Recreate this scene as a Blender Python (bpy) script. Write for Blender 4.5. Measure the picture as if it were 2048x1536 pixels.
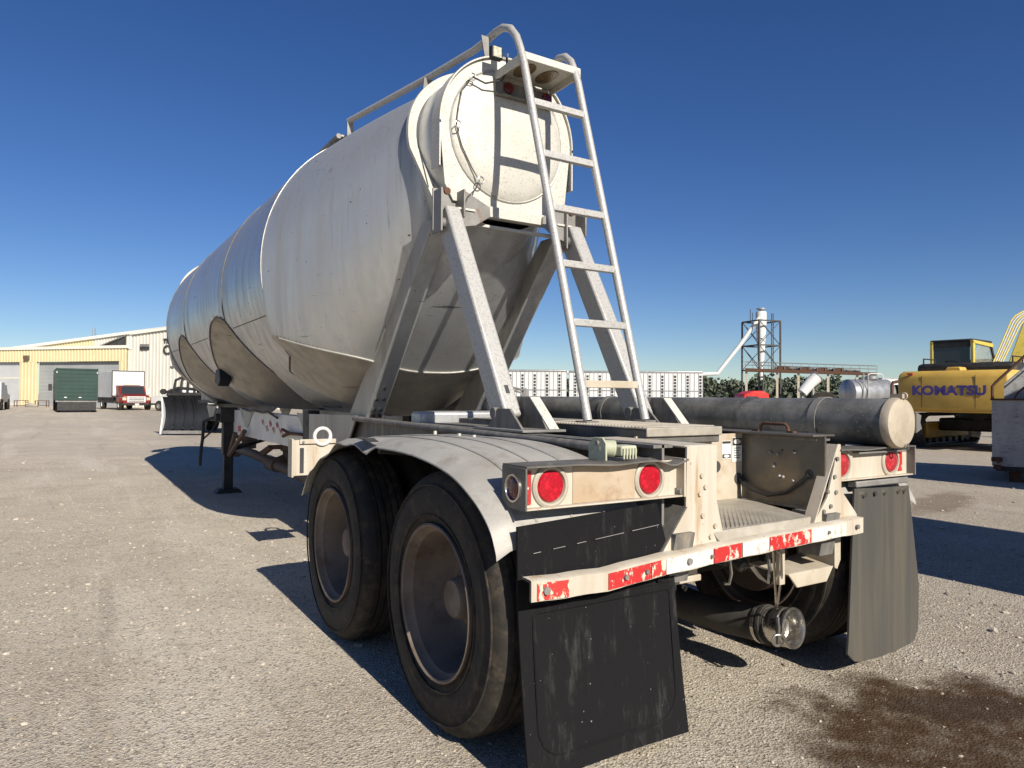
import bpy, bmesh, math, random
import numpy as np
from mathutils import Vector, Matrix
random.seed(7); rng = np.random.default_rng(7)
S = bpy.context.scene
for o in list(bpy.data.objects): bpy.data.objects.remove(o)
COL = S.collection

# ------------------------------------------------------------------ camera
F, YAW, PIT, ROL = 1420.2, 0.5603, 0.0179, 0.0074
CAM = Vector((-2.4415, -1.9509, 1.3005))
fw = Vector((math.sin(YAW)*math.cos(PIT), math.cos(YAW)*math.cos(PIT), math.sin(PIT)))
rt = Vector((math.cos(YAW), -math.sin(YAW), 0)); up = rt.cross(fw)
rt2 = rt*math.cos(ROL)+up*math.sin(ROL); up2 = -rt*math.sin(ROL)+up*math.cos(ROL)
cd = bpy.data.cameras.new('camera'); cam = bpy.data.objects.new('camera', cd); COL.objects.link(cam)
cd.sensor_width = 36; cd.lens = F/2048*36; cd.clip_start = 0.05; cd.clip_end = 3000
m = Matrix((rt2, up2, -fw)).transposed().to_4x4(); m.translation = CAM
cam.matrix_world = m; S.camera = cam
S.render.resolution_x = 1024; S.render.resolution_y = 768

# ------------------------------------------------------------------ sky, sun, exposure
SUN_EL, SUN_AZ = math.radians(31), math.radians(181.0)     # sun stands behind the trailer
w = bpy.data.worlds.new('World'); S.world = w; w.use_nodes = True
nt = w.node_tree; nt.nodes.clear()
out = nt.nodes.new('ShaderNodeOutputWorld'); bg = nt.nodes.new('ShaderNodeBackground'); sky = nt.nodes.new('ShaderNodeTexSky')
sky.sky_type = 'NISHITA'; sky.sun_disc = False; sky.sun_elevation = SUN_EL; sky.sun_rotation = SUN_AZ
sky.altitude = 1500; sky.air_density = 1.0; sky.dust_density = 0.5; sky.ozone_density = 3.0
bg.inputs['Strength'].default_value = 0.063
hs = nt.nodes.new('ShaderNodeHueSaturation'); hs.inputs['Hue'].default_value = .513; hs.inputs['Saturation'].default_value = 1.24; nt.links.new(sky.outputs[0], hs.inputs['Color']); nt.links.new(hs.outputs[0], bg.inputs[0]); nt.links.new(bg.outputs[0], out.inputs[0])
sd = bpy.data.lights.new('sun', 'SUN'); sun = bpy.data.objects.new('sun', sd); COL.objects.link(sun)
sd.energy = 5.0; sd.angle = math.radians(0.5); sd.color = (1.0, 0.93, 0.82)
sdir = Vector((math.sin(SUN_AZ)*math.cos(SUN_EL), math.cos(SUN_AZ)*math.cos(SUN_EL), math.sin(SUN_EL)))
sun.rotation_euler = (-sdir).to_track_quat('-Z', 'Y').to_euler(); sun.location = sdir*50
S.view_settings.view_transform = 'Standard'; S.view_settings.look = 'None'
S.view_settings.exposure = 0.50; S.view_settings.gamma = 1.0
S.view_settings.use_curve_mapping = False

# ------------------------------------------------------------------ helpers
def at(px, py, depth):                       # a photo pixel at a depth along the view direction
    return CAM + depth*(fw + (px-1024)/F*rt2 - (py-768)/F*up2)
def gnd(px, depth):
    p = at(px, 790, depth); p.z = 0; return p

class MB:
    def __init__(s): s.v = []; s.f = []; s.R = Matrix.Identity(4)
    def add(s, vs, fs):
        n = len(s.v); s.v += [tuple(s.R @ Vector(v)) for v in vs]; s.f += [tuple(i+n for i in f) for f in fs]; return s
    def box(s, x0, x1, y0, y1, z0, z1):
        return s.add([(x, y, z) for z in (z0, z1) for y in (y0, y1) for x in (x0, x1)],
                     [(0,2,3,1),(4,5,7,6),(0,1,5,4),(2,6,7,3),(0,4,6,2),(1,3,7,5)])
    def hexa(s, p):                          # 8 points: bottom ring 0-3, top ring 4-7
        return s.add(p, [(3,2,1,0),(4,5,6,7),(0,1,5,4),(1,2,6,5),(2,3,7,6),(3,0,4,7)])
    def prism(s, poly, ax, a, b):
        def P(u, v, t): return {'x': (t, u, v), 'y': (u, t, v), 'z': (u, v, t)}[ax]
        n = len(poly)
        return s.add([P(u, v, a) for u, v in poly]+[P(u, v, b) for u, v in poly],
                     [tuple(range(n))[::-1], tuple(range(n, 2*n))]+[(i, (i+1) % n, (i+1) % n+n, i+n) for i in range(n)])
    def cyl(s, p0, p1, r0, r1=None, n=16, cap=True):
        return s.tube([p0, p1], [r0, r0 if r1 is None else r1], n, cap)
    def tube(s, pts, r, n=8, cap=True):
        pts = [Vector(p) for p in pts]; k = len(pts)
        rr = r if isinstance(r, (list, tuple)) else [r]*k
        vs = []; prev = None
        for i, p in enumerate(pts):
            t = (pts[min(i+1, k-1)]-pts[max(i-1, 0)]).normalized()
            if prev is None: a = t.orthogonal().normalized()
            else:
                a = prev - t*prev.dot(t)
                a = a.normalized() if a.length > 1e-6 else t.orthogonal().normalized()
            prev = a; b = t.cross(a)
            vs += [p+rr[i]*(math.cos(2*math.pi*j/n)*a+math.sin(2*math.pi*j/n)*b) for j in range(n)]
        fs = [(i*n+j, i*n+(j+1) % n, (i+1)*n+(j+1) % n, (i+1)*n+j) for i in range(k-1) for j in range(n)]
        if cap: fs += [tuple(range(n))[::-1], tuple((k-1)*n+j for j in range(n))]
        return s.add(vs, fs)
    def lathe(s, prof, o, axis, n=48, closed=False):   # prof: (radius, along axis)
        o = Vector(o); t = Vector(axis).normalized(); a = t.orthogonal().normalized(); b = t.cross(a); k = len(prof)
        vs = [o+t*h+r*(math.cos(2*math.pi*j/n)*a+math.sin(2*math.pi*j/n)*b) for r, h in prof for j in range(n)]
        fs = [(i*n+j, i*n+(j+1) % n, ((i+1) % k)*n+(j+1) % n, ((i+1) % k)*n+j) for i in range(k if closed else k-1) for j in range(n)]
        return s.add(vs, fs)
    def grid(s, rows, close=False):
        n = len(rows[0]); k = len(rows)
        return s.add([p for r in rows for p in r],
                     [(i*n+j, i*n+(j+1) % n, (i+1)*n+(j+1) % n, (i+1)*n+j) for i in range(k-1) for j in range(n if close else n-1)])
    def torus(s, c, axis, R, r, n=20, m=8, a0=0, a1=2*math.pi):
        c = Vector(c); t = Vector(axis).normalized(); a = t.orthogonal().normalized(); b = t.cross(a)
        full = abs(a1-a0-2*math.pi) < 1e-6
        pts = [c+R*(math.cos(a0+(a1-a0)*i/n)*a+math.sin(a0+(a1-a0)*i/n)*b) for i in range(n+1)]
        return s.tube(pts, r, m, not full)
    def sheet(s, rows, th, nrm):             # a grid given thickness along nrm
        nrm = Vector(nrm)*th
        n = len(rows[0]); k = len(rows)
        A = [Vector(p) for r in rows for p in r]; B = [p+nrm for p in A]; N = n*k
        fs = []
        for i in range(k-1):
            for j in range(n-1):
                q = (i*n+j, i*n+j+1, (i+1)*n+j+1, (i+1)*n+j)
                fs += [q, tuple(x+N for x in q[::-1])]
        edge = [(0*n+j) for j in range(n)]+[(i*n+n-1) for i in range(1, k)]+[((k-1)*n+j) for j in range(n-2, -1, -1)]+[i*n for i in range(k-2, 0, -1)]
        L = len(edge)
        fs += [(edge[i], edge[i]+N, edge[(i+1) % L]+N, edge[(i+1) % L]) for i in range(L)]
        return s.add(A+B, fs)
    def mesh(s, name, smooth=True, fix=True, ang=35):
        me = bpy.data.meshes.new(name); me.from_pydata([tuple(v) for v in s.v], [], s.f)
        if fix:
            bm = bmesh.new(); bm.from_mesh(me); bmesh.ops.recalc_face_normals(bm, faces=bm.faces); bm.to_mesh(me); bm.free()
        if smooth:
            me.shade_smooth(); me.set_sharp_from_angle(angle=math.radians(ang))
        me.update(); return me

def link(name, me, mat, parent=None, bevel=0):
    o = bpy.data.objects.new(name, me); COL.objects.link(o)
    if mat and not me.materials: me.materials.append(mat)
    if parent: o.parent = parent
    if bevel:
        b = o.modifiers.new('bevel', 'BEVEL'); b.width = bevel; b.segments = 2; b.limit_method = 'ANGLE'; b.angle_limit = math.radians(40)
    return o
def obj(name, mb, mat, parent=None, bevel=0, smooth=True, ang=35):
    return link(name, mb.mesh(name, smooth, True, ang), mat, parent, bevel)
def tag(o, label, cat, group=None):
    o['label'] = label; o['category'] = cat
    if group: o['group'] = group
    return o
def thing(name, label, cat, loc=(0,0,0), rz=0, group=None):
    o = bpy.data.objects.new(name, None); COL.objects.link(o); o.empty_display_size = .2
    o.location = loc; o.rotation_euler = (0, 0, rz); return tag(o, label, cat, group)
def sub(name, parent, loc=(0,0,0)):           # an empty that is a part with sub-parts
    o = bpy.data.objects.new(name, None); COL.objects.link(o); o.parent = parent; o.location = loc; return o
def dup(o, parent, loc=None, scale=None, rot=None):
    c = o.copy(); COL.objects.link(c); c.parent = parent
    if loc is not None: c.location = loc
    if scale is not None: c.scale = scale
    if rot is not None: c.rotation_euler = rot
    for ch in o.children: dup(ch, c)
    return c
def struct(o): o['kind'] = 'structure'; return o
def text_mesh(body, size, depth, offset=0.0, name='letter'):
    cu = bpy.data.curves.new(name, 'FONT'); cu.body = body; cu.size = size; cu.extrude = depth; cu.offset = offset; cu.resolution_u = 3
    t = bpy.data.objects.new(name, cu); COL.objects.link(t)
    me = bpy.data.meshes.new_from_object(t.evaluated_get(bpy.context.evaluated_depsgraph_get()))
    wd = max(v.co.x for v in me.vertices); bpy.data.objects.remove(t); bpy.data.curves.remove(cu)
    return me, wd

# ------------------------------------------------------------------ materials
class NB:
    def __init__(s, name):
        s.m = bpy.data.materials.new(name); s.m.use_nodes = True; s.t = s.m.node_tree; s.t.nodes.clear()
        s.out = s.n('ShaderNodeOutputMaterial'); s.p = s.n('ShaderNodeBsdfPrincipled'); s.l(s.p.outputs[0], s.out.inputs[0])
        s.tc = s.n('ShaderNodeTexCoord').outputs['Object']
    def n(s, t, **k):
        x = s.t.nodes.new(t)
        for a, b in k.items(): setattr(x, a, b)
        return x
    def l(s, a, b): s.t.links.new(a, b)
    def set(s, sock, v):
        if hasattr(v, 'is_linked'): s.l(v, sock)
        elif isinstance(v, tuple) and len(v) == 3 and sock.type == 'RGBA': sock.default_value = (*v, 1)
        else: sock.default_value = v
    def coord(s, scale=(1,1,1)):
        mp = s.n('ShaderNodeMapping'); s.l(s.tc, mp.inputs[0]); mp.inputs['Scale'].default_value = scale; return mp.outputs[0]
    def noise(s, scale, detail=4, rough=.55, vec=None, dist=0):
        x = s.n('ShaderNodeTexNoise'); s.l(vec or s.tc, x.inputs['Vector'])
        x.inputs['Scale'].default_value = scale; x.inputs['Detail'].default_value = detail; x.inputs['Roughness'].default_value = rough; x.inputs['Distortion'].default_value = dist
        return x.outputs['Fac']
    def voro(s, scale, feat='F1', vec=None, out='Distance'):
        x = s.n('ShaderNodeTexVoronoi', feature=feat); s.l(vec or s.tc, x.inputs['Vector']); x.inputs['Scale'].default_value = scale
        return x.outputs[out]
    def ramp(s, fac, a, b, ca=0.0, cb=1.0):      # smooth step of fac between a and b
        x = s.n('ShaderNodeMapRange', interpolation_type='SMOOTHSTEP'); s.l(fac, x.inputs[0])
        x.inputs[1].default_value = a; x.inputs[2].default_value = b; x.inputs[3].default_value = ca; x.inputs[4].default_value = cb
        return x.outputs[0]
    def mix(s, fac, a, b):
        x = s.n('ShaderNodeMix', data_type='RGBA'); s.set(x.inputs[0], fac); s.set(x.inputs[6], a); s.set(x.inputs[7], b); return x.outputs[2]
    def math(s, op, a, b=0.0):
        x = s.n('ShaderNodeMath', operation=op); s.set(x.inputs[0], a); s.set(x.inputs[1], b); return x.outputs[0]
    def bump(s, h, strength=.3, dist=.01):
        x = s.n('ShaderNodeBump'); s.l(h, x.inputs['Height']); x.inputs['Strength'].default_value = strength; x.inputs['Distance'].default_value = dist
        s.l(x.outputs[0], s.p.inputs['Normal'])
    def fin(s, col=None, rough=None, metal=None, spec=None):
        if col is not None: s.set(s.p.inputs['Base Color'], col)
        if rough is not None: s.set(s.p.inputs['Roughness'], rough)
        if metal is not None: s.set(s.p.inputs['Metallic'], metal)
        if spec is not None: s.p.inputs['Specular IOR Level'].default_value = spec
        return s.m
def worn(name, c1, c2, scale=5, rough=.6, metal=0.0, dirt=None, da=.58, db=.75, dscale=7, streak=False, speck=None, sp=.62, bump=.15, bscale=90, spec=.4, speckscale=70):
    b = NB(name); vec = b.coord((3, 3, .35)) if streak else None
    c = b.mix(b.ramp(b.noise(scale, 5, .6, vec), .35, .65), c1, c2)
    if dirt: c = b.mix(b.ramp(b.noise(dscale, 6, .65, vec), da, db), c, dirt)
    if speck: c = b.mix(b.ramp(b.noise(speckscale, 2, .5), sp, sp+.06), c, speck)
    r = b.ramp(b.noise(scale*2.3, 4), .2, .8, max(0.05, rough-.1), min(1, rough+.1))
    if bump: b.bump(b.noise(bscale, 4), bump, .004)
    return b.fin(c, r, metal, spec)
M = {}
# weathered aluminium of the tank
def alu(name, base, warm, rough, metal):
    b = NB(name)
    st = b.noise(2.2, 6, .62, b.coord((4, 4, .22)))
    c = b.mix(b.ramp(st, .35, .7), base, tuple(x*.78 for x in base))
    c = b.mix(b.ramp(b.noise(1.1, 5, .6), .45, .75), c, warm)
    c = b.mix(b.math('MULTIPLY', b.ramp(b.noise(5, 6, .7, b.coord((6, 6, .12))), .57, .72), .7), c, tuple(x*.50 for x in base))
    sc = b.noise(3.2, 3, .5, b.coord((.5, 1.2, 14)), 1.2)
    c = b.mix(b.math('MULTIPLY', b.ramp(sc, .66, .70), b.ramp(b.noise(.8, 2), .5, .6)), c, tuple(x*.35 for x in base))
    c = b.mix(b.ramp(b.noise(240, 2), .62, .75), c, tuple(x*.8 for x in base))
    c = b.mix(b.ramp(b.noise(34, 1), .765, .785), c, (.10, .09, .08))
    r = b.math('ADD', b.ramp(st, .3, .75, rough-.06, rough+.12), b.ramp(b.noise(130, 2), .3, .7, -.04, .04))
    b.bump(b.math('ADD', b.noise(1.6, 3), b.math('MULTIPLY', b.noise(160, 2), .02)), .26, .03)
    return b.fin(c, r, metal)
M['alu'] = alu('weathered_aluminium', (.50, .51, .51), (.44, .44, .425), .46, .66)
M['alu_low'] = alu('ground_tinted_aluminium', (.42, .395, .35), (.36, .325, .275), .54, .5)  # tan of the ground's reflection put into the hopper panels' base colour
M['alu_barrel'] = alu('brushed_aluminium', (.50, .51, .52), (.43, .425, .415), .40, .78)
M['galv'] = (lambda b: b.fin(b.mix(b.ramp(b.voro(110, out='Distance'), .25, .6), b.mix(b.ramp(b.noise(75, 3), .42, .58), (.46, .455, .435), (.28, .275, .26)), (.42, .41, .39)), .55, .35))(NB('galvanised_steel'))
M['head'] = worn('head_aluminium', (.55, .53, .47), (.49, .475, .42), 6, .6, .15, dirt=(.42, .40, .34), speck=(.38, .36, .31), sp=.58, speckscale=95)
M['cream'] = worn('cream_painted_steel', (.50, .46, .385), (.44, .385, .305), 4, .6, .05, dirt=(.36, .235, .125), da=.54, db=.76, dscale=5, streak=True, speck=(.30, .24, .18), sp=.70, speckscale=60)
M['cream2'] = worn('cream_painted_panel', (.49, .44, .355), (.41, .35, .265), 6, .6, .05, dirt=(.40, .30, .19), da=.55, db=.75, dscale=9, speck=(.28, .22, .16), sp=.69)
M['stain'] = worn('rust_stained_paint', (.42, .345, .255), (.37, .28, .185), 5, .65, 0, dirt=(.27, .175, .10), da=.5, db=.75, dscale=8)
M['frame'] = worn('dirty_grey_frame', (.20, .19, .175), (.13, .125, .115), 7, .7, .2, dirt=(.30, .26, .20), dscale=4, streak=True)
M['white'] = worn('white_painted_steel', (.70, .69, .65), (.62, .60, .55), 5, .55, 0, dirt=(.40, .33, .25), da=.62, db=.8)
M['box'] = worn('dark_weathered_steel', (.16, .15, .135), (.11, .105, .095), 9, .6, .3, dirt=(.30, .22, .14), da=.62, db=.8)
M['web'] = worn('streaked_dark_aluminium', (.11, .108, .10), (.19, .16, .115), 4, .5, .5, dirt=(.10, .10, .10), dscale=6)
M['fender'] = worn('grey_fender', (.40, .385, .355), (.33, .315, .285), 4, .65, .25, dirt=(.25, .225, .19), da=.5, db=.8, dscale=9, bump=.25)
M['rubber'] = (lambda b: (b.bump(b.noise(120, 4), .3, .003), b.fin(b.mix(b.ramp(b.noise(7, 6, .75, b.coord((2.5, 2.5, .5))), .52, .74), b.mix(b.ramp(b.noise(85, 2), .74, .78), (.007, .007, .008), (.20, .20, .19)), (.034, .034, .033)), .75, None, .15))[1])(NB('scuffed_black_rubber'))
M['flap2'] = (lambda b: b.fin(b.mix(b.ramp(b.noise(2.6, 4, .6, b.coord((3, 3, .2)), 1.5), .34, .78), (.060, .059, .054), (.098, .087, .068)), .5))(NB('worn_brown_rubber'))
M['tyre'] = worn('dusty_tyre', (.014, .013, .012), (.030, .025, .019), 6, .85, 0, dirt=(.075, .057, .039), da=.45, db=.75, dscale=14, bump=.3)
M['rim'] = worn('dirty_rim', (.20, .16, .125), (.14, .11, .085), 5, .75, 0, dirt=(.09, .055, .035), da=.5, db=.75)
M['black'] = worn('black_steel', (.02, .02, .02), (.035, .033, .03), 8, .6, .1, dirt=(.10, .075, .05), da=.62, db=.8)
M['rust'] = worn('rusty_steel', (.12, .055, .03), (.08, .045, .03), 14, .85, .1, dirt=(.20, .11, .06))
M['brownpipe'] = worn('brown_pipe', (.16, .10, .07), (.11, .08, .06), 9, .7, .1)
M['pipe'] = worn('dark_stained_aluminium_tube', (.26, .255, .235), (.13, .13, .12), 3.5, .5, .45, dirt=(.085, .085, .08), da=.5, db=.7, dscale=5, streak=False, speck=(.36, .34, .30), sp=.66)
M['cap'] = worn('cream_tube_cap', (.47, .41, .32), (.39, .33, .255), 6, .55, .2, dirt=(.33, .26, .18))
M['hose'] = (lambda b: (b.bump(b.noise(40, 3), .2, .004), b.fin(b.mix(b.ramp(b.noise(6, 4), .4, .65), (.058, .053, .046), (.030, .028, .025)), .8))[1])(NB('dusty_rubber_hose'))
M['chrome'] = worn('polished_metal', (.60, .58, .54), (.45, .43, .39), 12, .25, .95, bump=0)
M['dkmetal'] = worn('dark_metal', (.09, .085, .08), (.05, .048, .045), 12, .55, .5)
M['seam'] = worn('dark_weld', (.16, .15, .13), (.11, .10, .09), 12, .7, .2)
M['bead'] = worn('bright_weld', (.44, .43, .39), (.36, .35, .32), 12, .5, .4)
def lensmat(name, c):
    b = NB(name); v = b.voro(42); b.bump(b.voro(90), .4, .004)
    m = b.fin(b.mix(b.ramp(v, .0, .55), c, tuple(x*.55 for x in c)), .16, 0, .6); return m
M['red'] = lensmat('red_lens', (.62, .012, .03)); M['redpale'] = lensmat('faded_red_lens', (.58, .05, .06))
M['dkred'] = lensmat('dark_red_lens', (.16, .006, .008)); M['amber'] = lensmat('amber_slot', (.25, .17, .09))
M['clear'] = lensmat('clear_lens', (.75, .72, .55))
M['ring'] = worn('grey_light_ring', (.40, .37, .30), (.34, .31, .25), 12, .55, 0)
def tape(name, c, base, a, sc=38):
    b = NB(name); k = b.ramp(b.noise(sc, 5, .7, b.coord((1, 1, .6))), a, a+.05)
    return b.fin(b.mix(k, c, base), .45)
M['tred'] = tape('peeling_red_tape', (.44, .025, .025), (.60, .53, .43), .54)
M['tred2'] = tape('mostly_peeled_red_tape', (.46, .04, .035), (.64, .56, .42), .49, 30)
M['twhite'] = tape('white_tape', (.64, .62, .56), (.46, .41, .33), .55)
M['tscr'] = tape('red_tape_with_white_marks', (.36, .03, .03), (.70, .62, .54), .57, 55)
M['socket'] = worn('grey_green_plastic', (.42, .43, .32), (.36, .37, .27), 10, .6, 0)
M['ltext'] = worn('label_print', (.03, .03, .03), (.05, .05, .05), 10, .5, 0, bump=0)
M['label'] = worn('label_white', (.72, .71, .66), (.66, .64, .58), 10, .5, 0, bump=0)
M['wire'] = worn('black_cable', (.012, .012, .012), (.02, .02, .02), 10, .5, 0, bump=0)
M['glass'] = NB('dark_glass').fin((.03, .035, .04), .08, 0, .6)
M['yellow'] = worn('yellow_machine_paint', (.56, .36, .075), (.50, .315, .065), 3, .55, 0, dirt=(.24, .165, .075), da=.60, db=.8)
M['yellow2'] = worn('bright_yellow_paint', (.56, .45, .09), (.50, .39, .075), 4, .5, 0, dirt=(.28, .20, .08))
M['purple'] = worn('purple_lettering', (.055, .04, .19), (.075, .06, .24), 9, .5, 0, dirt=(.40, .27, .08), da=.66, db=.72, dscale=14, bump=0)
M['dkgreen'] = worn('dark_green_paint', (.010, .034, .026), (.013, .042, .032), 1.2, .5, 0)
M['redpaint'] = worn('red_truck_paint', (.22, .025, .02), (.17, .02, .018), 3, .3, .1)
M['redmach'] = worn('bright_red_paint', (.55, .03, .02), (.45, .025, .02), 3, .45, 0)
M['teal'] = worn('teal_paint', (.10, .42, .42), (.08, .36, .36), 3, .4, 0)
M['bluegrey'] = worn('blue_grey_steel', (.012, .014, .019), (.009, .010, .014), 3, .55, .2, streak=True)
M['steel'] = worn('grey_steel', (.26, .25, .235), (.18, .175, .165), 5, .6, .3, dirt=(.16, .09, .05))
M['silver'] = worn('silver_tank', (.40, .40, .40), (.31, .31, .31), 1.5, .4, .6, streak=True)
M['whitefar'] = worn('white_far_paint', (.62, .62, .60), (.57, .57, .55), 1, .5, 0, bump=0)
M['slot'] = worn('dark_slot', (.05, .05, .055), (.03, .03, .03), 3, .8, 0, bump=0)
M['bwhite'] = worn('white_wall_panel', (.58, .555, .49), (.55, .53, .465), .6, .6, 0, bump=0)
M['byellow'] = worn('pale_yellow_wall_panel', (.60, .52, .32), (.57, .49, .29), .6, .6, 0, bump=0)
M['broof'] = worn('pale_roof_trim', (.74, .71, .62), (.70, .67, .58), .6, .5, 0, bump=0)
M['bdoor'] = worn('grey_roll_door', (.33, .34, .34), (.29, .30, .30), .5, .55, .1, bump=0)
M['doorwhite'] = worn('pale_roll_door', (.50, .51, .51), (.44, .45, .46), .5, .55, .1, bump=0)
# peeling white paint with long horizontal cracks
def peel():
    b = NB('peeling_white_paint'); v = b.coord((1.2, 1.2, 4.2))
    cr = b.math('MULTIPLY', b.ramp(b.noise(2.2, 5, .7, b.coord((1.1, 1.1, 9)), .6), .492, .50), b.ramp(b.noise(2.2, 5, .7, b.coord((1.1, 1.1, 9)), .6), .516, .508)); cr = b.math('MULTIPLY', cr, b.ramp(b.noise(4, 3), .42, .55))
    chips = b.ramp(b.noise(9, 6, .75, v), .63, .66)
    c = b.mix(b.ramp(b.noise(2.5, 4), .3, .7), (.44, .445, .43), (.34, .34, .33)); c = b.mix(b.ramp(b.noise(5, 6, .7, b.coord((3, 3, .5))), .54, .74, 0, .7), c, (.24, .15, .09))
    c = b.mix(chips, c, (.17, .085, .045)); c = b.mix(cr, c, (.06, .05, .045))
    return b.fin(c, .7)
M['peel'] = peel()
# tread plate walkway
M['tread'] = worn('tread_plate', (.40, .37, .31), (.32, .29, .24), 9, .6, .25, dirt=(.22, .18, .13), da=.5, db=.8)
# the yard: pale crushed limestone with worn tracks and an oil stain
def gravel():
    b = NB('gravel'); big = b.noise(.22, 4, .6); mid = b.noise(1.4, 5, .65); fine = b.noise(60, 6, .8); grain = b.noise(170, 4, .8)
    c = b.mix(b.ramp(big, .35, .65), (.63, .55, .43), (.50, .435, .345))
    c = b.mix(b.ramp(mid, .44, .70, 0, .85), c, (.43, .37, .285))
    c = b.mix(b.ramp(b.noise(.45, 5, .62, b.coord((2.6, .28, 1)), .4), .52, .66, 0, .8), c, (.70, .63, .515))
    c = b.mix(b.ramp(b.noise(.8, 4, .6, b.coord((3.4, .22, 1)), .5), .60, .70, 0, .55), c, (.30, .26, .21))
    c = b.mix(b.ramp(b.noise(5.5, 5, .7), .50, .62, 0, .7), c, (.60, .535, .43)); c = b.mix(b.ramp(b.noise(14, 5, .75), .53, .65, 0, .6), c, (.29, .25, .19)); c = b.mix(b.ramp(b.noise(.9, 3), .5, .62, 0, .3), c, (.47, .375, .29))
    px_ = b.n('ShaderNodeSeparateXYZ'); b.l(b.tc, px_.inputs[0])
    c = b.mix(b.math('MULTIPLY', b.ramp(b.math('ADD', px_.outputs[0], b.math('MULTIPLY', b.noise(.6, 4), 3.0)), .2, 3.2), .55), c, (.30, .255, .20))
    stone = b.voro(95, out='Color'); sv = b.n('ShaderNodeSeparateColor'); b.l(stone, sv.inputs[0])
    c = b.mix(b.ramp(sv.outputs[0], .80, .86, 0, .75), c, (.60, .555, .48))
    c = b.mix(b.ramp(sv.outputs[1], .82, .88, 0, .7), c, (.20, .17, .135))
    c = b.mix(b.ramp(grain, .46, .34, 0, .8), c, (.20, .165, .125)); c = b.mix(b.ramp(grain, .54, .66, 0, .75), c, (.66, .595, .48))
    # stains: oil by the bumper, a damp streak beyond the trailer
    def stain(x, y, sx, sy, rot, e=.35):
        mp = b.n('ShaderNodeMapping', vector_type='TEXTURE'); b.l(b.tc, mp.inputs[0]); mp.inputs['Location'].default_value = (x, y, 0); mp.inputs['Rotation'].default_value = (0, 0, rot); mp.inputs['Scale'].default_value = (sx, sy, 1e3)
        ln = b.n('ShaderNodeVectorMath', operation='LENGTH'); b.l(mp.outputs[0], ln.inputs[0])
        wob = b.math('ADD', ln.outputs['Value'], b.math('MULTIPLY', b.math('SUBTRACT', b.noise(3.2, 5, .65), .5), 1.5))
        return b.ramp(wob, 1.0+e, 1.0-e, 0, 1)
    s1 = b.math('MULTIPLY', stain(.62, -.56, .74, .56, -.45, .25), b.ramp(b.noise(9, 5, .7), .25, .6, .7, 1.0))
    c = b.mix(s1, c, (.075, .043, .022)); c = b.mix(b.math('MULTIPLY', stain(7.0, 2.8, 1.15, .30, .3), .6), c, (.16, .11, .07))
    c = b.mix(b.math('MULTIPLY', stain(.80, -.42, .34, .12, -.6, .3), .6), c, (.05, .03, .018))
    h = b.math('ADD', b.math('MULTIPLY', fine, .5), b.math('ADD', b.math('MULTIPLY', grain, .25), b.math('MULTIPLY', b.voro(95), .4)))
    b.bump(b.math('ADD', h, b.math('MULTIPLY', b.noise(6, 5, .7), .8)), .85, .022)
    return b.fin(c, .92, 0, .2)
M['gravel'] = gravel()
M['pebble'] = (lambda b: b.fin(b.mix(b.ramp(b.noise(11, 2), .4, .6), (.48, .43, .355), (.27, .235, .185)), .9, 0, .2))(NB('pebble_stone'))
M['leaf'] = (lambda b: b.fin(b.mix(b.ramp(b.noise(.35, 4), .35, .65), (.075, .092, .060), (.125, .14, .10)), .8, 0, .2))(NB('hazed_foliage'))  # leaf tones lightened, distance haze put into the colour
M['bark'] = worn('bark', (.09, .07, .05), (.06, .05, .035), 3, .9, 0, bump=0)

# ------------------------------------------------------------------ ground
def make_ground():
    xs = [-600, -200, -80, -30]+list(np.arange(-14, 22.1, 1.0))+[40, 90, 220, 700]
    ys = [-300, -60, -20, -10]+list(np.arange(-6, 24.1, 1.0))+[34, 50, 80, 140, 260, 900]
    mb = MB(); mb.grid([[(x, y, 0.0) for x in xs] for y in ys])
    struct(obj('ground', mb, M['gravel']))
make_ground()
def make_pebbles():
    # loose stones lying on the yard: far too many to count
    base = []
    for k in range(6):
        bm = bmesh.new(); bmesh.ops.create_icosphere(bm, subdivisions=1, radius=1)
        for v in bm.verts: v.co *= rng.uniform(.72, 1.18)
        bm.verts.ensure_lookup_table()
        base.append((np.array([v.co[:] for v in bm.verts]), np.array([[v.index for v in f.verts] for f in bm.faces]))); bm.free()
    V = []; Fc = []; nv = 0
    N = 30000
    dist = np.exp(rng.uniform(math.log(1.5), math.log(17), N)); ang = YAW+rng.uniform(-.72, .72, N)
    size = np.exp(rng.normal(math.log(.0026), .52, N)); size = np.clip(size, .0014, .020)
    size *= np.clip(dist/3.2, .8, 1.9)
    for i in range(N):
        x = CAM.x+math.sin(ang[i])*dist[i]; y = CAM.y+math.cos(ang[i])*dist[i]
        dx_, dy_ = x-.62, y+.56; cs_, sn_ = math.cos(-.45), math.sin(-.45)
        if ((dx_*cs_+dy_*sn_)/.8)**2+((-dx_*sn_+dy_*cs_)/.62)**2 < 1 and i % 9: continue
        b, f = base[i % 6]; s = size[i]; c, sn = math.cos(i*1.7), math.sin(i*1.7)
        q = b*np.array([s*1.25, s, s*.62]); q = np.stack([q[:, 0]*c-q[:, 1]*sn+x, q[:, 0]*sn+q[:, 1]*c+y, q[:, 2]+s*.22], 1)
        V.append(q); Fc.append(f+nv); nv += len(q)
    V = np.concatenate(V); Fc = np.concatenate(Fc)
    me = bpy.data.meshes.new('pebbles'); me.from_pydata(V.tolist(), [], Fc.tolist()); me.update()
    o = link('pebbles', me, M['pebble']); o['kind'] = 'stuff'; o['label'] = 'loose pale pebbles scattered over the gravel yard'; o['category'] = 'pebbles'
make_pebbles()

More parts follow.
